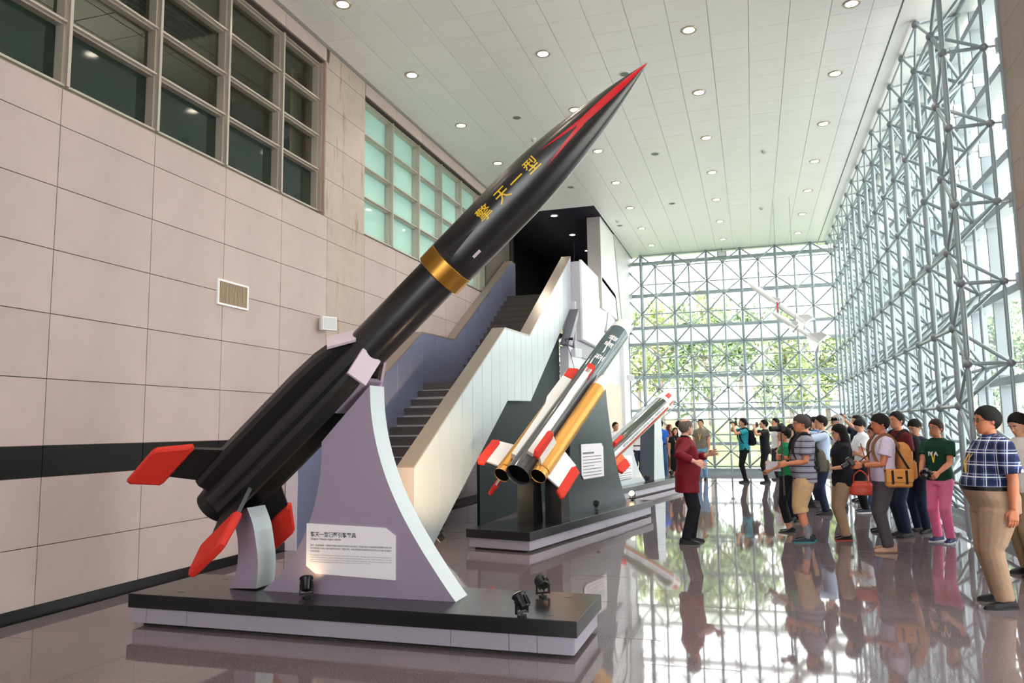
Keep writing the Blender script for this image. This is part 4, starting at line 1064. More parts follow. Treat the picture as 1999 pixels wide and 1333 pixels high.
# ================================================================== people
def remesh(mb, voxel, it=2):
    me = bpy.data.meshes.new('solid'); me.from_pydata(mb.v, [], mb.f)
    bm = bmesh.new(); bm.from_mesh(me); bmesh.ops.recalc_face_normals(bm, faces=bm.faces); bm.to_mesh(me); bm.free()
    o = bpy.data.objects.new('solid', me); COL.objects.link(o)
    md = o.modifiers.new('r', 'REMESH'); md.mode = 'VOXEL'; md.voxel_size = voxel
    dg = bpy.context.evaluated_depsgraph_get(); dg.update()
    m2 = bpy.data.meshes.new_from_object(o.evaluated_get(dg)); bpy.data.objects.remove(o); bpy.data.meshes.remove(me)
    bm = bmesh.new(); bm.from_mesh(m2); bpy.data.meshes.remove(m2)
    for _ in range(it): bmesh.ops.smooth_vert(bm, verts=bm.verts, factor=0.5, use_axis_x=True, use_axis_y=True, use_axis_z=True)
    v = [tuple(p.co) for p in bm.verts]; f = [tuple(q.index for q in p.verts) for p in bm.faces]; bm.free()
    return v, f
def ell(c, w, d, n=20, p=2.3):
    out_ = []
    for k in range(n):
        a = 2*PI*k/n; co, si = math.cos(a), math.sin(a)
        out_.append((c[0]+w*math.copysign(abs(co)**(2/p), co), c[1]+d*math.copysign(abs(si)**(2/p), si), c[2]))
    return out_
# ---- shared head: centre at the origin, face towards +y
def make_head(fem):
    k = 0.95 if fem else 1.0; mb = MB()
    R_ = [(-.114, .058, .016, .018), (-.102, .045, .042, .034), (-.082, .026, .066, .050), (-.056, .010, .084, .062), (-.028, .003, .091, .068), (0, -.003, .097, .073), (.03, -.005, .100, .076), (.06, -.007, .096, .074), (.086, -.009, .082, .064), (.105, -.010, .055, .044), (.114, -.010, .022, .02)]
    mb.loft([ell((0, cy, z), w*k, d, 20) for z, cy, d, w in R_])
    mb.loft([[(-.009, .088, .022), (.009, .088, .022), (.0, .101, .020)], [(-.014, .085, -.012), (.014, .085, -.012), (0, .113, -.014)], [(-.019, .082, -.034), (.019, .082, -.034), (0, .119, -.032)], [(-.012, .082, -.044), (.012, .082, -.044), (0, .098, -.043)]])
    mb.sphere((0, .086, -.064), .02, 12, 8, 0, (1.1, .55, .6)); mb.sphere((0, .074, -.097), .02, 10, 6, 0, (1.1, .7, .7))
    mb.sphere((-.032, .080, .026), .016, 10, 6, 0, (1.3, .6, .5)); mb.sphere((.032, .080, .026), .016, 10, 6, 0, (1.3, .6, .5))
    for s in (-1, 1): mb.sphere((s*.077*k, -.012, -.004), .03, 10, 8, 0, (.36, .65, 1.05))
    v, f = remesh(mb, .0058, 2); h = MB(); h.add(v, f, 0)
    for s in (-1, 1):
        h.sphere((s*.031, .0885, .007), .011, 10, 6, 1, (1.15, .42, .5)); h.sphere((s*.031, .0918, .007), .0052, 8, 6, 2, (1, .5, 1.0))
        h.obox((s*.032, .0925, .0265), (.018, -.004*s*0, .0), (0, .003, 0), (0, 0, .0028), 2)
    h.sphere((0, .0955, -.064), .02, 12, 6, 3, (1.0, .25, .22))
    return h
HEAD = {False: make_head(False), True: make_head(True)}
def make_hand(curl, spread=0.0):
    mb = MB()
    mb.loft([[(x, y, z) for x, z in ((-w, -t*.6), (-w*.6, -t), (w*.6, -t), (w, -t*.6), (w, t*.6), (w*.6, t), (-w*.6, t), (-w, t*.6))] for y, w, t in ((-.02, .026, .02), (.0, .027, .018), (.03, .036, .016), (.07, .042, .014), (.092, .040, .012))])
    for i, (x, L) in enumerate(((-.031, .070), (-.0105, .078), (.0105, .073), (.031, .057))):
        p = Vector((x, .085, 0)); a = 0.0; pts = [p.copy()]; sx = (x/.031)*spread
        for q, fr in ((.45, .5), (.32, .9), (.26, .7)):
            a += curl*fr; p = p+Vector((sx*L*q, math.cos(a)*L*q, -math.sin(a)*L*q)); pts.append(p.copy())
        mb.path(pts, [.0098, .0092, .0085, .007], 8); mb.sphere(tuple(pts[-1]), .0072, 8, 6)
    mb.path([(-.022, .012, -.004), (-.048, .042, -.010-.012*curl), (-.060+.02*curl, .068, -.016-.022*curl), (-.062+.034*curl, .092, -.022-.028*curl)], [.014, .0125, .0105, .0085], 8)
    v, f = remesh(mb, .0046, 1); h = MB(); h.add(v, f, 0); return h
HAND = {'open': make_hand(0.22, 0.22), 'grip': make_hand(0.85), 'relax': make_hand(0.45)}
def add_xf(dst, src, M, mirror=False, mo=0):
    vs = [M @ Vector((-p[0], p[1], p[2]) if mirror else p) for p in src.v]
    o = len(dst.v); dst.v += [tuple(p) for p in vs]
    for f, m in zip(src.f, src.m): dst.f.append(tuple(i+o for i in (f[::-1] if mirror else f))); dst.m.append(m+mo)
# ---- hair
def hair_mesh(style, seed):
    R_ = random.Random(seed); mb = MB(); n, nr = 40, 11
    c = Vector((0, -.006, .018)); rx, ry, rz = .082, .109, .105
    ends = {'short': (56, 72, 104, 142, 150), 'side': (60, 78, 108, 144, 152), 'bob': (64, 84, 118, 140, 146), 'long': (58, 82, 120, 142, 146), 'bald': (62, 80, 106, 140, 148)}[style]
    def fend(a):
        a = abs(a) % 360; a = 360-a if a > 180 else a
        xs = (0, 45, 85, 130, 180)
        return float(np.interp(a, xs, ends))
    def fsta(a):
        if style != 'bald': return 0.0
        a = abs(a) % 360; a = 360-a if a > 180 else a
        return float(np.interp(a, (0, 40, 90, 180), (54, 56, 40, 44)))
    vol = {'short': 1.10, 'side': 1.13, 'bob': 1.12, 'long': 1.11, 'bald': 1.02}[style]
    tuft = [R_.uniform(-.03, .05) for _ in range(n)]; jag = [R_.uniform(-7, 5) for _ in range(n)]
    rings = []
    for i in range(nr+2):
        t = min(i/nr, 1.0); ring = []
        for k in range(n):
            a = 360*k/n; s, e_ = fsta(a), fend(a)+jag[k]; ph = math.radians(s+(e_-s)*max(t, 0.01))
            q = 1.035+(vol-1.0)*math.cos(min(t, 1)*PI/2)**0.7+tuft[k % n]*(.4+.3*t)+R_.uniform(-.014, .014)
            if i == nr+1: q = 0.86
            if style == 'bald' and i == 0: q = 0.93
            az = math.radians(a)
            ring.append((c.x+rx*q*math.sin(ph)*math.sin(az), c.y+ry*q*math.sin(ph)*math.cos(az), c.z+rz*q*math.cos(ph)))
        rings.append(ring)
    mb.loft(rings)
    if style in ('bob', 'long'):
        zl = -.10 if style == 'bob' else -.27
        secs = []
        for z, r in ((.05, 1.0), (-.02, 1.08), (-.09, 1.10), (zl, 1.02)):
            o_, i_ = [], []
            for k in range(15):
                az = math.radians(72+216*k/14); w = R_.uniform(.97, 1.03)
                o_.append((.088*r*w*math.sin(az), -.006+.112*r*w*math.cos(az), z)); i_.append((.066*r*math.sin(az), -.006+.085*r*math.cos(az), z))
            secs.append(o_+i_[::-1])
        mb.loft(secs)
    return mb
def cap_mesh():
    mb = MB(); n = 28; rings = []
    for i in range(8):
        ph = math.radians(4+88*i/7); rings.append([(.090*math.sin(ph)*math.sin(2*PI*k/n), -.006+.116*math.sin(ph)*math.cos(2*PI*k/n), .022+.104*math.cos(ph)) for k in range(n)])
    mb.loft(rings)
    out_ = [(x, .085+.085*math.sqrt(max(0, 1-(x/.078)**2)), .022-.9*x*x) for x in [(-.075+.15*k/12) for k in range(13)]]
    inn_ = [(x, .06, .026) for x in [(.075-.15*k/12) for k in range(13)]]
    mb.prism(out_+inn_, (0, 0, .006)); return mb
# ---- cloth materials
def cloth(name, rgb, rough=0.85, n=(26, 0.10)):
    return mat('cloth_'+name, rgb, rough, noise=n, spec=0.2, bump=(14, 0.35))
def striped_cloth(name, base, line, period, width, line2=None):
    m = cloth(name, base); nt = m.node_tree; N = nt.nodes; L = nt.links; b = N['Principled BSDF']; src = b.inputs['Base Color'].links[0].from_socket
    tc = N.new('ShaderNodeTexCoord'); sx = N.new('ShaderNodeSeparateXYZ'); L.new(tc.outputs['Object'], sx.inputs[0])
    def bandmask(sock, per, wd, off=0.0):
        a = N.new('ShaderNodeMath'); a.operation = 'ADD'; a.inputs[1].default_value = off+50*per; L.new(sock, a.inputs[0])
        md = N.new('ShaderNodeMath'); md.operation = 'MODULO'; md.inputs[1].default_value = per; L.new(a.outputs[0], md.inputs[0])
        lt = N.new('ShaderNodeMath'); lt.operation = 'LESS_THAN'; lt.inputs[1].default_value = wd; L.new(md.outputs[0], lt.inputs[0]); return lt.outputs[0]
    def over(src, mask, col, f=1.0):
        mx = N.new('ShaderNodeMix'); mx.data_type = 'RGBA'; mu = N.new('ShaderNodeMath'); mu.operation = 'MULTIPLY'; mu.inputs[1].default_value = f; L.new(mask, mu.inputs[0])
        L.new(mu.outputs[0], mx.inputs[0]); L.new(src, mx.inputs[6]); mx.inputs[7].default_value = (*s2l(col), 1); return mx.outputs[2]
    if line2 is None:
        src = over(src, bandmask(sx.outputs['Z'], period, width), line)
        src = over(src, bandmask(sx.outputs['Z'], period, width*1.6, -period*0.45), (150, 156, 172), 0.6)
    else:
        ad = N.new('ShaderNodeMath'); ad.operation = 'ADD'; L.new(sx.outputs['X'], ad.inputs[0]); L.new(sx.outputs['Y'], ad.inputs[1])
        src = over(src, bandmask(sx.outputs['Z'], period, period*0.42), line2, 0.8); src = over(src, bandmask(ad.outputs[0], period*1.15, period*0.45), line2, 0.8)
        src = over(src, bandmask(sx.outputs['Z'], period, width, -period*0.6), line, 0.85); src = over(src, bandmask(ad.outputs[0], period*1.15, width, -period*0.6), line, 0.85)
        src = over(src, bandmask(sx.outputs['Z'], period, width*.6, -period*0.85), line, 0.5); src = over(src, bandmask(ad.outputs[0], period*1.15, width*.6, -period*0.85), line, 0.5)
    L.new(src, b.inputs['Base Color']); return m
def skin(tone): return mat('skin_%d_%d_%d' % tone, tone, 0.5, spec=0.35, noise=(30, 0.04))
M_eyew = mat('eye_white', (225, 222, 218), 0.3); M_eyed = mat('eye_dark', (28, 22, 20), 0.4); M_lip = mat('lip', (168, 84, 78), 0.5)
TORSO = [(.80, .130, .090, .0), (.86, .158, .108, .0), (.93, .170, .118, -.005), (1.0, .158, .110, .0), (1.07, .148, .102, .005), (1.16, .152, .106, .006), (1.26, .166, .116, .004), (1.34, .172, .112, -.004), (1.40, .160, .094, -.012), (1.435, .118, .075, -.018), (1.465, .070, .060, -.016)]
def tors(z): 
    zs = [t[0] for t in TORSO]; return tuple(float(np.interp(z, zs, [t[i] for t in TORSO])) for i in (1, 2, 3))
def ik(S, T, l1, l2, pole):
    S, T = Vector(S), Vector(T); d = T-S; D = min(max(d.length, 0.08), (l1+l2)*0.995); u = d.normalized(); T = S+u*D
    a = (l1*l1-l2*l2+D*D)/(2*D); hgt = math.sqrt(max(l1*l1-a*a, 0)); p = Vector(pole); p = (p-u*p.dot(u))
    if p.length < 1e-4: p = u.orthogonal()
    return S+u*a+p.normalized()*hgt, T
SHOE = {}
def shoe_mesh(kind):
    if kind in SHOE: return SHOE[kind]
    mb = MB(); sec = []
    for y, w, h_ in ((-.075, .026, .055), (-.06, .036, .085), (-.02, .038, .092), (.03, .040, .080), (.08, .046, .058), (.13, .047, .046), (.17, .038, .038), (.192, .018, .028)):
        if kind == 'flat': h_ *= 0.62
        sec.append([(-w, y, .012), (w, y, .012), (w*.96, y, h_*.6), (w*.55, y, h_), (-w*.55, y, h_), (-w*.96, y, h_*.6)])
    mb.loft(sec, 0); s2 = []
    for y, w in ((-.08, .03), (-.06, .040), (.03, .043), (.10, .051), (.15, .047), (.198, .02)): s2.append([(-w, y, 0), (w, y, 0), (w, y, .016), (-w, y, .016)])
    mb.loft(s2, 1); SHOE[kind] = mb; return mb
PEOPLE = []
def person(label, x, y, face, h=1.70, fem=False, girth=1.0, belly=0.0, tone=(206, 152, 122), hair=('short', (24, 22, 22)), head=(0, 0), lean=0.0,
           L=(-.23, .06, .82), R=(.23, .06, .82), hp=('relax', 'relax'), top=None, bottom=None, shoes=((24, 24, 26), (20, 20, 20)), stance=((-.10, .03, 8), (.10, -.03, -8)),
           glasses=None, lanyard=None, badge=True, belt=None, watch=None, shoe_kind='shoe', socks=None, elbow=((-.4, -.7, -.6), (.4, -.7, -.6)), cap=None, extra=None, vox=1.14, sw=None, neckline=None):
    s = h/1.72
    e = empty('person', (x, y, 0), math.radians(face-90), label=label, cat='person')
    e.scale = (s, s, s)
    MW = Matrix.Translation((x, y, 0)) @ Matrix.Rotation(math.radians(face-90), 4, 'Z') @ Matrix.Scale(s, 4)
    sh = sw or (.168 if fem else .188); hx = .088; g = girth
    ln = Matrix.Translation((0, 0, .95)) @ Matrix.Rotation(math.radians(-lean), 4, 'X') @ Matrix.Translation((0, 0, -.95))
    def up(p):
        p = Vector(p); k_ = min(max((p.z-.9)/.25, 0), 1); return p.lerp(ln @ p, k_)
    SL, SR = up((-sh*(.6+.4*g), -.012, 1.378)), up((sh*(.6+.4*g), -.012, 1.378))
    EL, HL = ik(SL, L, .285, .255, elbow[0]); ER, HR = ik(SR, R, .285, .255, elbow[1])
    ank = [Vector((a, b, .085)) for a, b, _ in stance]; hips = [Vector((-hx, 0, .90)), Vector((hx, 0, .90))]
    knees = [ik(hips[i], ank[i], .43, .405, (0, 1, 0))[0] for i in (0, 1)]
    def torso_rings(z0, z1, inf, wk=1.0, n=22, flare=0.0):
        zs = [z0]+[t[0] for t in TORSO if z0+.01 < t[0] < z1-.01]+[z1]; rr = []
        for z in zs:
            w, d, yo = tors(max(z, .90) if inf > 0 else z); b = belly*math.exp(-((z-1.05)/.13)**2); fl = flare*max(0.0, (1.05-z))
            fs_ = (.93 if fem and z > 1.2 else (.92 if fem and 1.0 < z < 1.2 else 1.0))
            gg = 1+(g-1)*(1.0 if z < 1.36 else .35)
            ring = ell((0, yo+b*.5, z), (w*gg*fs_+inf+fl), (d*gg+inf+b*.5+fl), n, 2.4); rr.append([tuple(up(p)) for p in ring])
        return rr
    # ---- body
    mb = MB(); mb.loft(torso_rings(.82, 1.462, -.004))
    nb, nt_ = up((0, -.018, 1.43)), up((0, .002, 1.53)); mb.path([nb, (nb+nt_)/2, nt_], [.062*(.85 if fem else 1), .054*(.85 if fem else 1), .054*(.85 if fem else 1)], 14)
    ar = (.8 if fem else 1.0)*(.75+.25*g)
    for S_, E_, H_ in ((SL, EL, HL), (SR, ER, HR)):
        mb.path([S_, S_.lerp(E_, .35), E_, E_.lerp(H_, .3), E_.lerp(H_, .75), H_], [.052*ar, .049*ar, .041*ar, .042*ar, .031*ar, .026*ar], 12)
    for i in (0, 1):
        mb.path([hips[i]+Vector((0, 0, .02)), hips[i].lerp(knees[i], .3), knees[i], knees[i].lerp(ank[i], .3), knees[i].lerp(ank[i], .75), ank[i]-Vector((0, 0, .03))], [.086*g, .082*g, .056, .056, .04, .036], 12)
    v, f = remesh(mb, .0125*vox, 2); B = MB(); B.add(v, f, 0)
    hc = up((0, .012, 1.604)); HM = Matrix.Translation(hc) @ Matrix.Rotation(math.radians(head[0]), 4, 'Z') @ Matrix.Rotation(math.radians(head[1]), 4, 'X')
    add_xf(B, HEAD[fem], HM)
    for sgn, E_, H_, pose in ((-1, EL, HL, hp[0]), (1, ER, HR, hp[1])):
        Y_ = (H_-E_).normalized(); Z_ = Vector((sgn, 0, .15)); Z_ = (Z_-Y_*Z_.dot(Y_)).normalized(); X_ = Y_.cross(Z_)
        M = Matrix((X_, Y_, Z_)).transposed().to_4x4(); M.translation = H_-Y_*.004
        k = .92 if fem else 1.0; M = M @ Matrix.Scale(k, 4); add_xf(B, HAND[pose], M, mirror=(sgn < 0))
    B.build('body', [skin(tone), M_eyew, M_eyed, M_lip], e, smooth=75)
    # ---- hair or cap
    hm = hair_mesh(hair[0], len(PEOPLE)+3); H_ = MB(); add_xf(H_, hm, HM); H_.build('hair', mat('hair_%d_%d_%d' % hair[1], hair[1], 0.65, spec=0.15, noise=(60, 0.3)), e, smooth=60)
    if cap: C_ = MB(); add_xf(C_, cap_mesh(), HM); C_.build('cap', cloth('cap_%d' % cap[0], cap), e, smooth=40)
    # ---- top
    if top:
        mb = MB(); hem = top.get('hem', .86); mb.loft(torso_rings(hem, 1.468, top.get('inf', .014), flare=top.get('flare', 0.0)))
        sl = top.get('sleeve', .55)
        for S_, E_, H_ in ((SL, EL, HL), (SR, ER, HR)):
            inn_ = S_.lerp(up((0, -.012, 1.39)), .5); w = top.get('sinf', .014)
            if sl <= 0: pass
            elif sl <= 1: mb.path([inn_, S_, S_.lerp(E_, sl*.6), S_.lerp(E_, sl)], [.05*ar+w, .05*ar+w, .052*ar+w*1.2, .054*ar+w*1.5], 14)
            else:
                f_ = sl-1; mb.path([inn_, S_, S_.lerp(E_, .6), E_, E_.lerp(H_, .5*f_), E_.lerp(H_, f_)], [.05*ar+w, .05*ar+w, .050*ar+w, .047*ar+w, .044*ar+w, .038*ar+w], 14)
        v, f = remesh(mb, .0125*vox, 2)
        T_ = MB(); T_.add(v, f, 0); T_.build(top.get('name', 'shirt'), top['mat'], e, smooth=75)
        if top.get('collar'):
            cn = up((0, -.012, 1.462)); cm_ = MB(); rr = []
            for z, r in ((-.018, .082), (.03, .066), (.03, .060), (-.018, .074)): rr.append([(cn.x+r*math.sin(2*PI*k/20), cn.y+.006+r*.92*math.cos(2*PI*k/20), cn.z+z*(1-.5*max(0, math.cos(2*PI*k/20)))) for k in range(20)])
            cm_.loft(rr, caps=False); cm_.build('collar', top['collar'], e, smooth=40)
        if top.get('print'):
            w, d, yo = tors(1.24); text_obj('shirt_print', top['print'], .075, Matrix.Translation((0, yo+d*g+.026+belly*.3, 1.22)) @ Matrix.Rotation(PI, 4, 'Z') @ Matrix.Rotation(PI/2, 4, 'X'), M_white, e, bold=.004, align='CENTER')
    # ---- bottom
    if bottom:
        mb = MB(); k = bottom['kind']; inf = bottom.get('inf', .013)
        if k == 'skirt':
            mb.loft(torso_rings(.80, 1.03, inf)[::1]); z1 = bottom.get('len', .35)
            mb.loft([ell((0, 0, z), w, d, 22) for z, w, d in ((.92, .175*g, .125*g), (.7, .19*g, .15*g), (z1, .2*g, .165*g))])
        else:
            mb.loft(torso_rings(.80, 1.03, inf))
            for i in (0, 1):
                a, kn, an = hips[i], knees[i], ank[i]; ext_ = bottom.get('len', 1.0); ww = bottom.get('w', 1.0)
                if k == 'shorts': end = kn.lerp(an, bottom.get('len', .12)); mb.path([a+Vector((0, 0, .03)), a.lerp(kn, .3), kn, end], [.10*g, .104*g*ww, .092*ww, .094*ww], 14)
                else:
                    end = kn.lerp(an, ext_)-Vector((0, 0, .02 if ext_ > .95 else 0))
                    mb.path([a+Vector((0, 0, .03)), a.lerp(kn, .25), kn.lerp(a, .15), kn+Vector((0, .004, 0)), kn.lerp(an, .4), end], [.098*g, .096*g*ww, .078*ww*(.6+.4*g), .076*ww, .070*ww, .062*ww], 14)
        v, f = remesh(mb, .0125*vox, 2); P_ = MB(); P_.add(v, f, 0); P_.build({'skirt': 'skirt', 'shorts': 'shorts'}.get(k, 'trousers'), bottom['mat'], e, smooth=75)
    if belt:
        MB().loft([[tuple(p) for p in r] for r in torso_rings(1.0, 1.035, .022)]).build('belt', cloth('belt_%d' % belt[0], belt, 0.4), e, smooth=40)
    for i in (0, 1):
        a, b, yw = stance[i]
        S_ = MB(); add_xf(S_, shoe_mesh(shoe_kind), Matrix.Translation((a, b-.015, 0)) @ Matrix.Rotation(math.radians(yw), 4, 'Z') @ Matrix.Scale(.92 if fem else 1.02, 4))
        S_.build('shoe', [cloth('shoe_%d_%d_%d' % shoes[0], shoes[0], 0.45), mat('sole_%d_%d_%d' % shoes[1], shoes[1], 0.6)], e, smooth=40)
        if socks: MB().path([ank[i]-Vector((0, 0, .03)), ank[i]+Vector((0, 0, .06)), ank[i].lerp(knees[i], .35)], [.043, .042, .047], 14).build('sock', cloth('sock', socks), e, smooth=60)
    if glasses:
        G = MB()
        for s_ in (-1, 1):
            pts = [(s_*.032+.021*math.cos(t)*(1.0), .103-.004*abs(math.cos(t)), .006+.015*math.sin(t)) for t in [2*PI*k/12 for k in range(13)]]
            G.path(pts, .0022, 5, caps=False); G.path([(s_*.053, .099, .009), (s_*.079, .06, .010), (s_*.082, -.01, .008)], .002, 5)
        G.tube((-.011, .104, .008), (.011, .104, .008), .0022, n=5); G2 = MB(); add_xf(G2, G, HM); G2.build('glasses', mat('glasses_%d' % glasses[0], glasses, 0.3), e, smooth=40)
    if lanyard:
        w, d, yo = tors(1.20); fy = yo+d*g+.024+belly*.45; wc, dc, yc = tors(1.40)
        for s_ in (-1, 1):
            MB().path([up(p) for p in ((s_*.068, -.03, 1.485), (s_*.062, .055, 1.435), (s_*.042, yc+dc*g+.028, 1.36), (s_*.02, fy, 1.24), (0, fy+.004, 1.12))], .0085, 6, flat=.3).build('lanyard', mat('lanyard_%d_%d_%d' % lanyard, lanyard, 0.6), e, smooth=40)
        if badge:
            q = up((0, fy+.014+belly*.1, 1.06)); MB().box(q.x-.043, q.x+.043, q.y-.003, q.y+.003, q.z-.062, q.z+.062).build('badge', mat('badge_white', (222, 228, 240), 0.3), e)
    if watch:
        H_, E_ = (HL, EL) if watch[0] == 'L' else (HR, ER); dd = (E_-H_).normalized()
        MB().path([H_+dd*.018, H_+dd*.045], .031*ar+.004, 14).build('wristwatch', mat('watch_%d' % watch[1][0], watch[1], 0.3), e, smooth=40)
    e['_'] = 0; del e['_']
    q = dict(M=MW, HL=MW @ HL, HR=MW @ HR, head=MW @ HM, up=up, g=g, tors=tors, s=s, SL=MW @ SL, SR=MW @ SR, e=e)
    PEOPLE.append(q); return q
def gx(px, Y): return on_plane(px, 900, 1, Y).x
# ---- carried things
M_cam = mat('camera_black', (20, 20, 22), 0.4); M_lens = mat('lens_glass', (30, 34, 46), 0.05, coat=0.8)
def camera(p, off, label, yaw=0.0, pitch=0.0, lens=0.11, big=1.0, hood=False, grey=False, flash=False, lr=0.036):
    """off in the person's local frame; looks along local +y turned by yaw"""
    M = p['M'] @ Matrix.Translation(off) @ Matrix.Rotation(math.radians(yaw), 4, 'Z') @ Matrix.Rotation(math.radians(pitch), 4, 'X'); M = M @ Matrix.Scale(big/p['s'], 4)
    loc, rot, sc = M.decompose(); e = empty('camera_device', label=label, cat='camera', mw=Matrix.LocRotScale(loc, rot, Vector((big,)*3)))
    MB().bevbox(-.068, .068, -.03, .03, -.048, .04, .010).bevbox(.035, .070, -.03, .045, -.046, .035, .010).build('camera_body', M_cam, e)
    MB().loft([[(-.03, -.028, .038), (.03, -.028, .038), (.03, .035, .038), (-.03, .035, .038)], [(-.02, -.02, .072), (.02, -.02, .072), (.018, .03, .066), (-.018, .03, .066)]]).build('viewfinder', M_cam, e)
    lb = MB().lathe([(.03, lr*.95), (.05, lr), (.03+lens*.6, lr*.97), (.03+lens, lr*1.05), (.034+lens, lr*.9)], 20, axis='y', caps=True, c=(-.008, 0, -.004)).build('lens_barrel', mat('lens_grey', (196, 198, 198), 0.4) if grey else M_cam, e, smooth=40)
    MB().lathe([(.0345+lens, .001), (.036+lens, lr*.82)], 20, axis='y', c=(-.008, 0, -.004)).build('front_glass', M_lens, lb)
    if hood: MB().lathe([(.03+lens, lr*1.02), (.075+lens, lr*1.25), (.075+lens, lr*1.2), (.034+lens, lr*.98)], 20, axis='y', c=(-.008, 0, -.004), caps=False).build('lens_hood', M_cam, e, smooth=40)
    if flash: MB().bevbox(-.03, .03, -.02, .03, .075, .13, .006).bevbox(-.034, .034, -.02, .045, .12, .165, .006).build('flash_unit', M_cam, e)
    return e
def phone(p, off, label, yaw=0, pitch=60, rgb=(24, 24, 28), w=.07, h_=.145, land=False, screen=None):
    M = p['M'] @ Matrix.Translation(off) @ Matrix.Rotation(math.radians(yaw), 4, 'Z') @ Matrix.Rotation(math.radians(pitch), 4, 'X')
    loc, rot, sc = M.decompose(); e = empty('phone', label=label, cat='phone', mw=Matrix.LocRotScale(loc, rot, Vector((1, 1, 1))))
    a, b = (h_, w) if land else (w, h_)
    MB().bevbox(-a/2, a/2, -.005, .005, -b/2, b/2, .004).build('case', mat('phone_%d' % rgb[0], rgb, 0.3), e)
    MB().box(-a/2+.006, a/2-.006, -.0058, -.005, -b/2+.008, b/2-.008).build('screen', mat('phone_screen', (16, 18, 22), 0.08), e)
    return e
def backpack(p, label, rgb, off=(0, -.20, 1.20), size=(.30, .17, .44), strap=None, z1=1.42):
    M = p['M']; e = empty('backpack', label=label, cat='backpack', mw=Matrix.LocRotScale((M @ Vector(off)), M.to_quaternion(), Vector((1, 1, 1))))
    w, d, h_ = size; cl = cloth('pack_%d_%d_%d' % rgb, rgb, 0.8); mb = MB()
    mb.loft([ell((0, yo, z), ww, dd, 20, 3.2) for z, ww, dd, yo in ((-h_*.5, w*.40, d*.36, .0), (-h_*.45, w*.49, d*.48, -.005), (-h_*.1, w*.5, d*.5, -.008), (h_*.25, w*.48, d*.46, 0), (h_*.42, w*.40, d*.36, .01), (h_*.5, w*.22, d*.18, .02))])
    mb.build('pack', cl, e, smooth=45)
    MB().loft([ell((0, -d*.5-.01, z), ww, dd, 16, 3.2) for z, ww, dd in ((-h_*.42, w*.30, .02), (-h_*.36, w*.36, .035), (-h_*.02, w*.35, .03), (h_*.03, w*.3, .012))]).build('front_pocket', cl, e, smooth=45)
    sc_ = cloth('strap_%d' % (strap or rgb)[0], strap or rgb); k = p['s']; g = p['g']
    o = Vector(off)
    for s_ in (-1, 1):
        pts = [(s_*.11, d*.3, h_*.36), (s_*.125, -off[1]*k-.03, (1.455-off[2])*k+.02), (s_*.125, -off[1]*k+.115*g, (1.38-off[2])*k), (s_*.13, -off[1]*k+.135*g, (1.22-off[2])*k), (s_*.16*g, -off[1]*k+.05, (1.06-off[2])*k), (s_*.13, d*.3, -h_*.36)]
        MB().path([tuple(q) for q in sm(pts, 4)], .02, 8, flat=.3, up=(s_, 0, .2)).build('shoulder_strap', sc_, e, smooth=40)
    return e
def shoulder_strap(name, p, pts, label, rgb, r=.016):
    return MB().path([p['M'] @ Vector(q) for q in sm(pts, 4)], r*p['s'], 8, flat=.3).build(name, cloth('strap_%d' % rgb[0], rgb), label=label, cat='strap', smooth=40)
# ---- wardrobe
C_ = cloth
white_c = C_('white', (226, 226, 230)); black_c = C_('black', (26, 26, 30)); navy = C_('navy', (34, 42, 62)); jean = C_('jean_blue', (70, 112, 156)); djean = C_('jean_dark', (36, 46, 66))
CAM = ('grip', 'grip')
def at_face(dz=0.0): return dict(L=(-.06, .28, 1.53+dz), R=(.085, .20, 1.55+dz), hp=CAM, elbow=((-.6, -.1, -.9), (.8, -.1, -.7)))
# man in the dark red jacket
red = person('balding grey-haired man in a long dark red jacket, arms spread, beside the plinths', -0.92, 11.14, 14, 1.715, tone=(214, 158, 136), hair=('bald', (96, 88, 84)), head=(36, 2), girth=1.12, belly=.05,
    R=(.40, .07, 1.13), L=(-.06, .34, 1.22), hp=('open', 'open'), elbow=((-.7, -.3, -.8), (.6, -.7, -.4)), top=dict(mat=C_('dark_red', (112, 16, 30), 0.6), hem=.70, inf=.024, sleeve=1.72, sinf=.02, flare=.04, collar=C_('collar_black', (30, 24, 26)), name='jacket'),
    bottom=dict(kind='trousers', mat=black_c, w=1.05), glasses=(70, 64, 60), stance=((-.10, .05, 12), (.11, -.06, -14)), vox=.85)
# photographers by the end glass
q = person('young man in a teal tee and black backpack photographing by the end glass', -0.27, 22.95, 196, 1.80, head=(0, 10), **at_face(), top=dict(mat=C_('teal', (44, 146, 160))), bottom=dict(kind='trousers', mat=black_c, w=.92), lanyard=(210, 220, 230))
camera(q, (.01, .20, 1.60), 'black camera with flash held by the man in the teal tee', 0, 10, .12, 1.0, flash=True); backpack(q, 'black backpack worn by the man in the teal tee', (30, 30, 33))
q = person('man in black with a raised long-lens camera next to the photographer in teal', 0.30, 22.85, 192, 1.75, head=(0, 8), **at_face(), top=dict(mat=C_('charcoal', (32, 34, 38))), bottom=dict(kind='trousers', mat=black_c, w=.9), lanyard=(230, 180, 60), badge=False)
camera(q, (.01, .20, 1.60), 'black camera with long pale lens held by the man in black', 0, 8, .2, 1.0, hood=True, grey=True)
person('dark-haired man in a white tee standing behind the man in black with a camera', gx(1518, 24.2), 24.2, 200, 1.80, head=(0, 10), top=dict(mat=white_c), bottom=dict(kind='trousers', mat=navy))
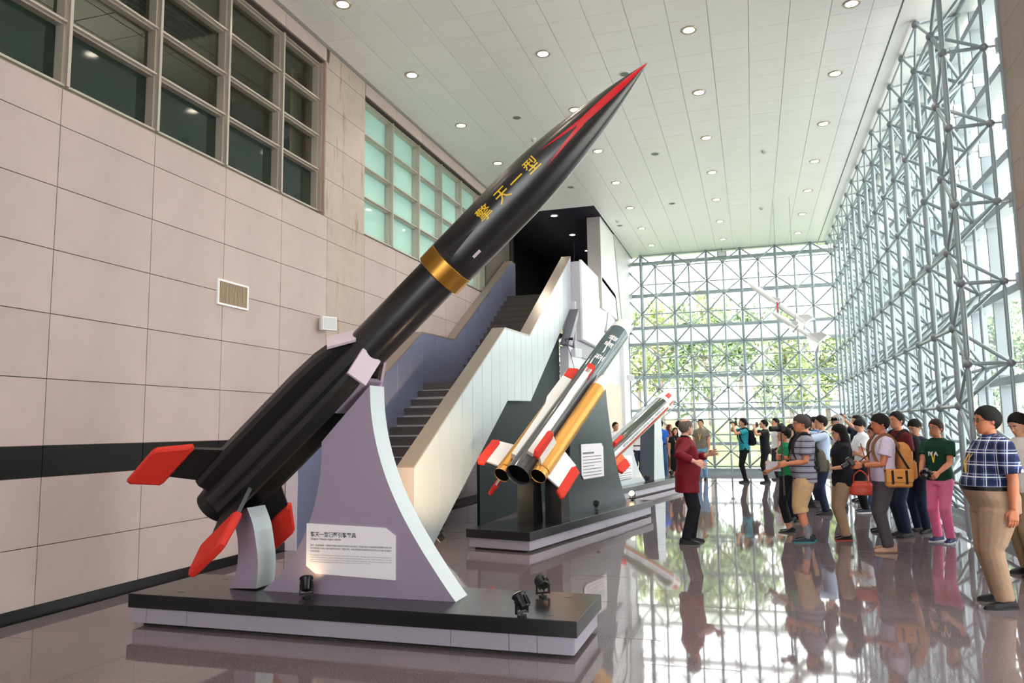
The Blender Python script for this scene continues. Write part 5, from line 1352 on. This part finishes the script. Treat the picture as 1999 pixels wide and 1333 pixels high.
# group at the far end of the third plinth
person('man in a white shirt half hidden behind the striped missile tail', gx(1203, 22.2), 22.2, -30, 1.74, head=(-20, 6), top=dict(mat=white_c, sleeve=1.8), bottom=dict(kind='trousers', mat=djean))
person('person in a pale pink shirt and dark trousers behind the striped missile', gx(1243, 24.0), 24.0, -40, 1.74, top=dict(mat=C_('pale_pink', (232, 220, 228)), sleeve=1.8), bottom=dict(kind='trousers', mat=djean), belt=(26, 26, 28))
person('man in a bright blue polo and jeans beside the slate post', gx(1290, 24.6), 24.6, -70, 1.80, head=(-50, 12), girth=1.08, belly=.03, top=dict(mat=C_('bright_blue', (40, 96, 196)), hem=1.02, collar=C_('blue_dark', (28, 66, 150))), bottom=dict(kind='trousers', mat=jean, w=1.08), belt=(24, 24, 24), lanyard=(226, 228, 232), shoes=((222, 222, 224), (240, 240, 240)), stance=((-.13, .02, 12), (.16, .10, -14)))
person('woman with long reddish hair and a brown dress behind the woman in black', gx(1309, 25.1), 25.1, -40, 1.66, True, head=(10, 12), hair=('long', (110, 54, 40)), top=dict(mat=C_('brown', (140, 92, 66))), bottom=dict(kind='skirt', mat=C_('brown2', (134, 92, 70))), shoe_kind='flat')
person('woman in a long black dress with a cream scarf next to the blue polo', gx(1320, 24.0), 24.0, -75, 1.56, True, head=(0, 6), hair=('long', (22, 18, 18)), top=dict(mat=black_c), bottom=dict(kind='skirt', mat=black_c, len=.28), lanyard=(226, 216, 170), badge=False, shoe_kind='flat', shoes=((190, 150, 130), (40, 36, 34)))
person('black-haired man in a white tee looking up behind the red jacket', gx(1328, 25.85), 25.85, -20, 1.78, head=(10, 18), top=dict(mat=white_c), bottom=dict(kind='trousers', mat=navy))
person('man in a grey-brown tee and light jeans just past the red jacket', gx(1371, 24.2), 24.2, -105, 1.80, head=(10, 4), top=dict(mat=C_('taupe', (128, 120, 106))), bottom=dict(kind='trousers', mat=C_('light_jean', (120, 168, 206))), lanyard=(230, 196, 90), badge=False)
# press group: woman in green
q = person('short-haired woman in a green top and cropped black trousers holding a paper', 0.46, 12.62, 188, 1.575, True, tone=(198, 138, 108), hair=('short', (24, 20, 20)), L=(-.10, .30, 1.00), R=(.02, .26, 1.12), hp=CAM, top=dict(mat=C_('green', (34, 128, 84)), hem=.90), bottom=dict(kind='trousers', mat=black_c, len=.82, w=.95), lanyard=(226, 200, 60), badge=False, shoe_kind='flat', shoes=((20, 20, 22), (24, 24, 24)), vox=.9)
o = MB().add([(-.10, 0, -.075), (.10, .02, -.075), (.11, .035, .075), (-.09, .015, .075), (-.10, -.002, -.075), (.10, .018, -.075), (.11, .033, .075), (-.09, .013, .075)], [(0, 1, 2, 3), (7, 6, 5, 4), (0, 4, 5, 1), (1, 5, 6, 2), (2, 6, 7, 3), (3, 7, 4, 0)]).build('paper_sheet', mat('paper', (232, 228, 240), 0.7), label='folded white paper held by the woman in green', cat='paper')
o.matrix_world = Matrix.LocRotScale(q['M'] @ Vector((-.12, .22, 1.08)), q['M'].to_quaternion() @ Matrix.Rotation(1.2, 3, 'Z').to_quaternion(), Vector((1, 1, 1)))
phone(q, (-.10, .41, 1.0), 'dark phone in the hand of the woman in green', 0, -60)
person('woman with glasses and shoulder-length dark hair behind the striped polo', gx(1549, 14.0), 14.0, 225, 1.61, True, head=(12, 2), hair=('bob', (24, 20, 20)), tone=(218, 172, 146), top=dict(mat=C_('cream', (220, 214, 206))), bottom=dict(kind='trousers', mat=navy), glasses=(60, 50, 46), lanyard=(60, 54, 50))
# striped polo and shorts
q = person('man in a grey striped polo and khaki shorts holding a camera on a stick', 0.66, 11.62, 186, 1.743, girth=1.15, belly=.05, tone=(206, 132, 98), hair=('side', (70, 62, 60)), head=(4, -2), L=(-.14, .25, 1.06), R=(.02, .27, 1.14), hp=CAM, elbow=((-.4, -1, -.3), (.4, -1, -.3)),
    top=dict(mat=striped_cloth('grey_stripe', (142, 138, 148), (44, 44, 74), .085, .014), hem=.80, inf=.022, sleeve=.72, sinf=.02, collar=C_('collar_grey', (120, 118, 130))), bottom=dict(kind='shorts', mat=C_('khaki', (196, 160, 122)), w=1.12, len=.22), socks=(128, 124, 134), shoes=((30, 36, 44), (30, 120, 130)), glasses=(90, 60, 50), lanyard=(238, 178, 40), badge=False, vox=.85)
cpos = q['M'] @ Vector((-.06, .29, 1.12))
MB().tube(cpos-Vector((0, 0, .5)), cpos+Vector((0, 0, .36)), .012, n=8).tube(cpos+Vector((0, 0, -.12)), cpos+Vector((0, 0, .05)), .02, n=10).build('monopod', mat('monopod_grey', (60, 60, 62), 0.4), label='slim camera stick gripped by the man in the striped polo', cat='monopod', smooth=40)
camera(q, (-.06, .29, 1.545), 'black video camera on top of the stick held by the striped polo', 20, 0, .13, 1.05)
shoulder_strap('camera_strap', q, ((-.07, -.10, 1.46), (-.085, .05, 1.44), (-.06, .165, 1.30), (.06, .20, 1.10), (.17, .16, .98)), 'black camera strap across the striped polo', (26, 26, 28), .02)
backpack(q, 'small grey patterned rucksack on the back of the striped polo', (104, 98, 88), (0, -.22, 1.10), (.26, .13, .32), strap=(40, 40, 42))
# behind the striped polo
person('man with black hair just showing behind the striped polo', gx(1577, 16.4), 16.4, 190, 1.80, top=dict(mat=navy), bottom=dict(kind='trousers', mat=navy))
q = person('photographer in a blue shirt raising a camera between striped polo and black polo', gx(1594, 17.2), 17.2, 200, 1.76, **at_face(), top=dict(mat=C_('mid_blue', (74, 128, 200))), bottom=dict(kind='trousers', mat=djean))
camera(q, (.01, .20, 1.60), 'black camera with flash raised by the photographer in a blue shirt', 0, 0, .1, flash=True)
q = person('man in a pale blue shirt with a black strap, aiming a camera', 1.19, 15.1, 190, 1.76, **at_face(), top=dict(mat=C_('pale_blue', (188, 206, 234)), sleeve=1.0), bottom=dict(kind='trousers', mat=djean), hair=('side', (26, 24, 24)))
camera(q, (.01, .20, 1.60), 'black camera aimed by the man in the pale blue shirt', 0, 0, .1); shoulder_strap('camera_strap', q, ((-.12, -.14, 1.30), (-.13, -.01, 1.455), (-.12, .12, 1.32), (-.10, .145, 1.1)), 'black strap over the pale blue shirt', (24, 24, 26), .026)
person('grey-haired man in a black cap and white shirt in the middle of the press group', gx(1640, 16.2), 16.2, 190, 1.78, hair=('short', (160, 156, 152)), cap=(26, 28, 34), top=dict(mat=white_c), bottom=dict(kind='trousers', mat=navy))
# woman in black polo, khaki trousers
q = person('woman with long black hair, black polo and khaki trousers writing in a notebook', 1.18, 11.92, 192, 1.60, True, girth=1.08, tone=(212, 152, 120), hair=('long', (18, 16, 18)), head=(0, -10), L=(-.12, .25, 1.06), R=(.02, .29, 1.12), hp=CAM, top=dict(mat=C_('black_polo', (30, 30, 38)), hem=.80, inf=.024, sleeve=.8, sinf=.02, collar=C_('black_collar', (26, 26, 32))), bottom=dict(kind='trousers', mat=C_('khaki2', (170, 142, 114)), w=1.12), shoes=((28, 26, 30), (190, 60, 50)), lanyard=(240, 196, 50), watch=('L', (220, 220, 216)), glasses=(40, 40, 44), vox=.85)
e = empty('notebook', mw=Matrix.LocRotScale(q['M'] @ Vector((-.04, .37, 1.14)), q['M'].to_quaternion() @ Matrix.Rotation(-.9, 3, 'X').to_quaternion(), Vector((1, 1, 1))), label='small black notebook held open by the woman in the black polo', cat='notebook')
MB().bevbox(-.085, .085, -.008, .008, -.06, .06, .003).build('cover', C_('book_black', (28, 30, 32)), e); MB().box(-.08, .08, -.0095, -.008, -.055, .055).build('pages', mat('page', (226, 226, 214), 0.7), e)
# red handbag hanging behind her
hb = empty('handbag', q['M'] @ Vector((-.18, -.20, .78)), math.radians(192-90+70), label='orange-red leather handbag hanging behind the woman in the black polo', cat='handbag')
M_hb = mat('handbag_red', (196, 60, 34), 0.4, bump=(12, 0.4))
MB().loft([ell((0, 0, z), w, d, 24, 3) for z, w, d in ((-.10, .12, .05), (-.085, .15, .075), (-.02, .165, .08), (.05, .15, .06), (.09, .12, .02), (.095, .10, .008))]).build('bag_body', M_hb, hb, smooth=50)
for s_ in (-.03, .03): MB().path([tuple(p) for p in sm([(-.09, s_, .07), (-.08, s_, .17), (0, s_, .24), (.08, s_, .17), (.09, s_, .07)], 4)], .009, 8).build('handle', M_hb, hb, smooth=40)
MB().path([tuple(p) for p in sm([(-.13, 0, .06), (-.10, .02, .3), (-.03, .06, .62)], 4)], .008, 6).build('long_strap', M_hb, hb)
# further people behind
q = person('man in a dark shirt lifting a small camera overhead beside the white shirt', gx(1678, 17.8), 17.8, 200, 1.78, head=(0, 8), L=(-.05, .30, 1.66), R=(.05, .28, 1.68), hp=CAM, elbow=((-.8, -.1, -.5), (.8, -.1, -.5)), top=dict(mat=navy), bottom=dict(kind='trousers', mat=navy))
camera(q, (.0, .33, 1.72), 'small dark camera lifted overhead by the man in a dark shirt', 0, 10, .04, .9)
person('man in a crisp white shirt looking down, black trousers', gx(1684, 15.6), 15.6, 196, 1.69, head=(0, -28), L=(-.08, .33, 1.05), R=(.08, .33, 1.05), hp=CAM, top=dict(mat=C_('crisp_white', (230, 232, 238)), sleeve=.7, sinf=.02, collar=white_c), bottom=dict(kind='trousers', mat=black_c), shoes=((30, 40, 60), (220, 220, 214)))
q = person('woman in a dark floral top and jeans holding out a phone', gx(1712, 12.9), 12.9, 190, 1.60, True, head=(0, -4), hair=('long', (44, 28, 26)), tone=(210, 150, 124), L=(-.06, .31, 1.24), R=(.10, .30, 1.05), hp=CAM, top=dict(mat=C_('floral', (92, 58, 62), 0.8, (34, 0.5)), sleeve=.9), bottom=dict(kind='trousers', mat=C_('jean_mid', (62, 96, 136))), glasses=(60, 60, 60), lanyard=(236, 180, 40), badge=False)
phone(q, (-.05, .40, 1.33), 'white phone held out by the woman in the floral top', 35, 5, (238, 234, 238), land=True)
q2 = q
# lavender tee with bags
q = person('man in a lavender tee with tan bags, looking at his camera', 1.58, 10.95, 186, 1.725, tone=(186, 112, 80), hair=('side', (26, 22, 22)), head=(0, -8), girth=1.06, belly=.02, L=(-.10, .29, 1.08), R=(.06, .31, 1.10), hp=CAM, top=dict(mat=C_('lavender', (198, 186, 208)), hem=.88, inf=.022, sleeve=.62, sinf=.022), bottom=dict(kind='trousers', mat=C_('dark_grey', (72, 66, 72)), w=1.08), shoes=((170, 130, 106), (120, 90, 74)), watch=('L', (30, 30, 32)), vox=.85)
camera(q, (-.03, .40, 1.12), 'black camera in the hands of the man in the lavender tee', 0, -30, .09)
shoulder_strap('camera_strap', q, ((-.06, -.08, 1.465), (-.085, .05, 1.43), (-.09, .17, 1.25), (-.05, .33, 1.10)), 'black neck strap of the camera on the lavender tee', (24, 24, 26), .014)
tan = (190, 128, 72)
backpack(q, 'tan brown rucksack on the back of the man in the lavender tee', tan, (0, -.24, 1.12), (.32, .19, .50), strap=(120, 84, 60))
sb = empty('satchel', q['M'] @ Vector((-.25, -.10, .93)), math.radians(4), label='tan satchel with dark straps hanging at the hip of the lavender tee', cat='satchel')
M_sb = C_('satchel_tan', (196, 132, 70)); M_sbd = C_('satchel_dark', (40, 30, 28))
MB().bevbox(-.15, .15, -.06, .06, -.11, .10, .02).build('bag_body', M_sb, sb)
fp = MB().bevbox(-.152, .152, -.075, -.055, -.05, .105, .008).bevbox(-.152, .152, -.07, .062, .095, .112, .006).build('flap', M_sb, sb)
for x_ in (-.08, .08): MB().box(x_-.014, x_+.014, -.078, -.074, -.07, .10).build('buckle_strap', M_sbd, sb)
MB().box(-.03, .03, -.078, -.0745, .0, .02).build('name_patch', M_sbd, fp)
MB().path([tuple(p) for p in sm([(-.15, .02, .08), (-.10, .08, .26), (-.02, .16, .44), (.06, .13, .3), (.15, .02, .08)], 4)], .014, 8, flat=.3).build('long_strap', M_sbd, sb)
q = person('man in a maroon shirt with a black backpack behind the lavender tee', gx(1757, 12.4), 12.4, 205, 1.77, head=(8, 0), top=dict(mat=C_('maroon', (92, 30, 36)), sleeve=.7), bottom=dict(kind='trousers', mat=djean), lanyard=(236, 176, 40), badge=False, tone=(206, 140, 110))
backpack(q, 'black backpack on the man in the maroon shirt', (32, 30, 32), strap=(34, 34, 36))
q = person('young man in a dark blue tee looking down at a phone', 2.34, 12.95, 222, 1.66, head=(0, -26), L=(-.06, .36, 1.12), R=(.06, .36, 1.10), hp=CAM, top=dict(mat=C_('ink_blue', (38, 50, 74))), bottom=dict(kind='trousers', mat=navy))
phone(q, (-.02, .44, 1.15), 'pale blue phone held by the young man in the dark blue tee', 0, -50, (120, 170, 210))
q = person('man in a dark green printed tee and bright pink trousers with a camera', 2.42, 11.95, 232, 1.65, tone=(196, 128, 98), hair=('side', (54, 40, 32)), head=(-8, 2), L=(-.13, .30, .98), R=(.10, .32, 1.0), hp=CAM, top=dict(mat=C_('bottle_green', (26, 62, 48)), hem=.86, inf=.018, sleeve=.62, sinf=.012, print='IV A'), bottom=dict(kind='trousers', mat=C_('pink', (232, 120, 160)), w=1.0), shoes=((40, 50, 96), (210, 210, 214)), lanyard=(240, 200, 50), badge=False, glasses=(60, 44, 36), vox=.9)
camera(q, (-.02, .40, .98), 'black camera held low by the man in pink trousers', 0, -20, .09)
# plaid shirt
q = person('heavy-set man in a blue plaid shirt and khaki trousers with glasses', 2.05, 8.0, 190, 1.745, girth=1.32, belly=.10, tone=(190, 118, 86), hair=('side', (22, 20, 20)), head=(4, -2), L=(-.27, -.02, .84), R=(.26, .0, .84), sw=.20,
    top=dict(mat=striped_cloth('plaid', (54, 68, 118), (226, 226, 234), .105, .009, (26, 34, 66)), hem=1.025, inf=.022, sleeve=.82, sinf=.026, collar=C_('plaid_collar', (44, 56, 96))), bottom=dict(kind='trousers', mat=C_('khaki3', (158, 130, 108)), w=1.22, inf=.02), belt=(22, 20, 20), glasses=(24, 22, 22), lanyard=(236, 186, 50), badge=False, vox=.75, stance=((-.15, .05, 10), (.15, -.05, -10)))
person('man in a pale grey shirt with his head bowed past the plaid shirt', gx(1996, 9.6), 9.6, 205, 1.70, head=(10, -25), top=dict(mat=C_('pale_grey', (206, 200, 196)), sleeve=.8), bottom=dict(kind='trousers', mat=C_('khaki4', (140, 118, 92))), lanyard=(236, 186, 50), badge=False)
# ================================================================== outside: lawn, trees
gpts = []; NX, NY = 40, 30
gm = MB()
def gz(x, y):
    r = max(0.0, max(y-30.0, (x-26.0)*0.9)); return -0.25+min(2.4, 0.085*r)+0.05*math.sin(x*0.3)*math.cos(y*0.23)
rows_ = [[(-60+120*i/NX, 27.6+80*j/NY, 0) for i in range(NX+1)] for j in range(NY+1)]
vs = [(x, y, gz(x, y)) for r in rows_ for x, y, _ in r]
fs = [(j*(NX+1)+i, j*(NX+1)+i+1, (j+1)*(NX+1)+i+1, (j+1)*(NX+1)+i) for j in range(NY) for i in range(NX)]
gm.add(vs, fs)
vs = [(4.1+60*i/30, -40+67.6*j/20, gz(4.1+60*i/30, min(27.6, -40+67.6*j/20))) for j in range(21) for i in range(31)]
gm.add(vs, [(j*31+i, j*31+i+1, (j+1)*31+i+1, (j+1)*31+i) for j in range(20) for i in range(30)])
gm.build('ground', mat('lawn', (92, 104, 56), 0.9, noise=(0.5, 0.15)), kind='structure', smooth=80)
MB().box(3.9, 26.0, -30, 29.0, -0.6, -0.02).box(-30, 3.9, 27.7, 29.0, -0.6, -0.06).build('bounce_paving', mat('pale_bounce_paving', (220, 218, 214), 0.8, noise=(0.8, 0.05)), kind='structure')  # pale ground added to bounce neutral daylight up to the ceiling
M_leafs = [mat('leaf_green_%d' % k, c, 0.8, var=0.1) for k, c in enumerate(((122, 140, 88), (140, 150, 94), (112, 134, 92)))]
M_bark = mat('bark', (120, 108, 96), 0.9)
def tree(x, y, h, cr, kind, seed):
    R_ = random.Random(seed); z0 = gz(x, y)-0.1
    e = empty('tree', (x, y, z0), label=('tall loose-leaved tree beyond the end glass wall' if y > 28 else 'leafy tree beyond the side glass wall'), cat='tree', group='trees beyond the end glass' if y > 28 else 'trees beyond the side glass')
    tr = MB().path([(0, 0, 0), (0.1*R_.uniform(-1, 1), 0, h*0.3), (0.25*R_.uniform(-1, 1), 0.1, h*0.6), (0.2, 0.1, h*0.85)], [0.16, 0.12, 0.08, 0.03], 8)
    for q in range(5):
        a = R_.uniform(0, 2*PI); zz_ = h*R_.uniform(0.35, 0.7); tr.path([(0.05, 0.03, zz_), (math.cos(a)*cr*0.4, math.sin(a)*cr*0.4, zz_+cr*0.3), (math.cos(a)*cr*0.75, math.sin(a)*cr*0.75, zz_+cr*0.5)], [0.06, 0.04, 0.015], 6)
    tr.build('trunk', M_bark, e, smooth=60)
    lv = MB(); clumps = [(R_.uniform(0, 0.66)*cr*math.cos(b_), R_.uniform(0, 0.66)*cr*math.sin(b_), h*0.62+max(-h*.34, min(h*.34, R_.gauss(0, h*0.17))), R_.uniform(0.25, 0.42)*cr) for b_ in [R_.uniform(0, 2*PI) for _ in range(24)]]
    for cx_, cy_, cz_, r in clumps:
        for _ in range(75):
            d = Vector((R_.gauss(0, 1), R_.gauss(0, 1), R_.gauss(0, 1))).normalized()*r*R_.random()**0.4
            p = Vector((cx_, cy_, cz_))+d; u = Vector((R_.gauss(0, 1), R_.gauss(0, 1), R_.gauss(0, 1))).normalized(); w = u.orthogonal().normalized(); s = R_.uniform(0.10, 0.22)
            lv.add([p-u*s, p+w*s*0.5, p+u*s, p-w*s*0.5], [(0, 1, 2, 3)])
    lv.build('foliage', M_leafs[kind], e)
tr_ = random.Random(11)
spots = [(-12+4.6*i, 40+0.6*(i % 2), 6.4+0.5*(i % 3), 2.1) for i in range(6)]+[(-9.7+4.6*i, 46+0.6*(i % 2), 7.4+0.5*(i % 3), 2.15) for i in range(5)]+[(-12+4.7*i, 52+0.6*(i % 2), 8.6+0.4*(i % 3), 2.25) for i in range(6)]+[(17, 33, 7.0, 2.3), (16, 24, 6.6, 2.3), (18, 17, 7.2, 2.3), (21, 28.5, 8.0, 2.4)]
for k, (x, y, h, cr) in enumerate(spots):
    tree(x, y, h, cr, k % 3, 100+k)
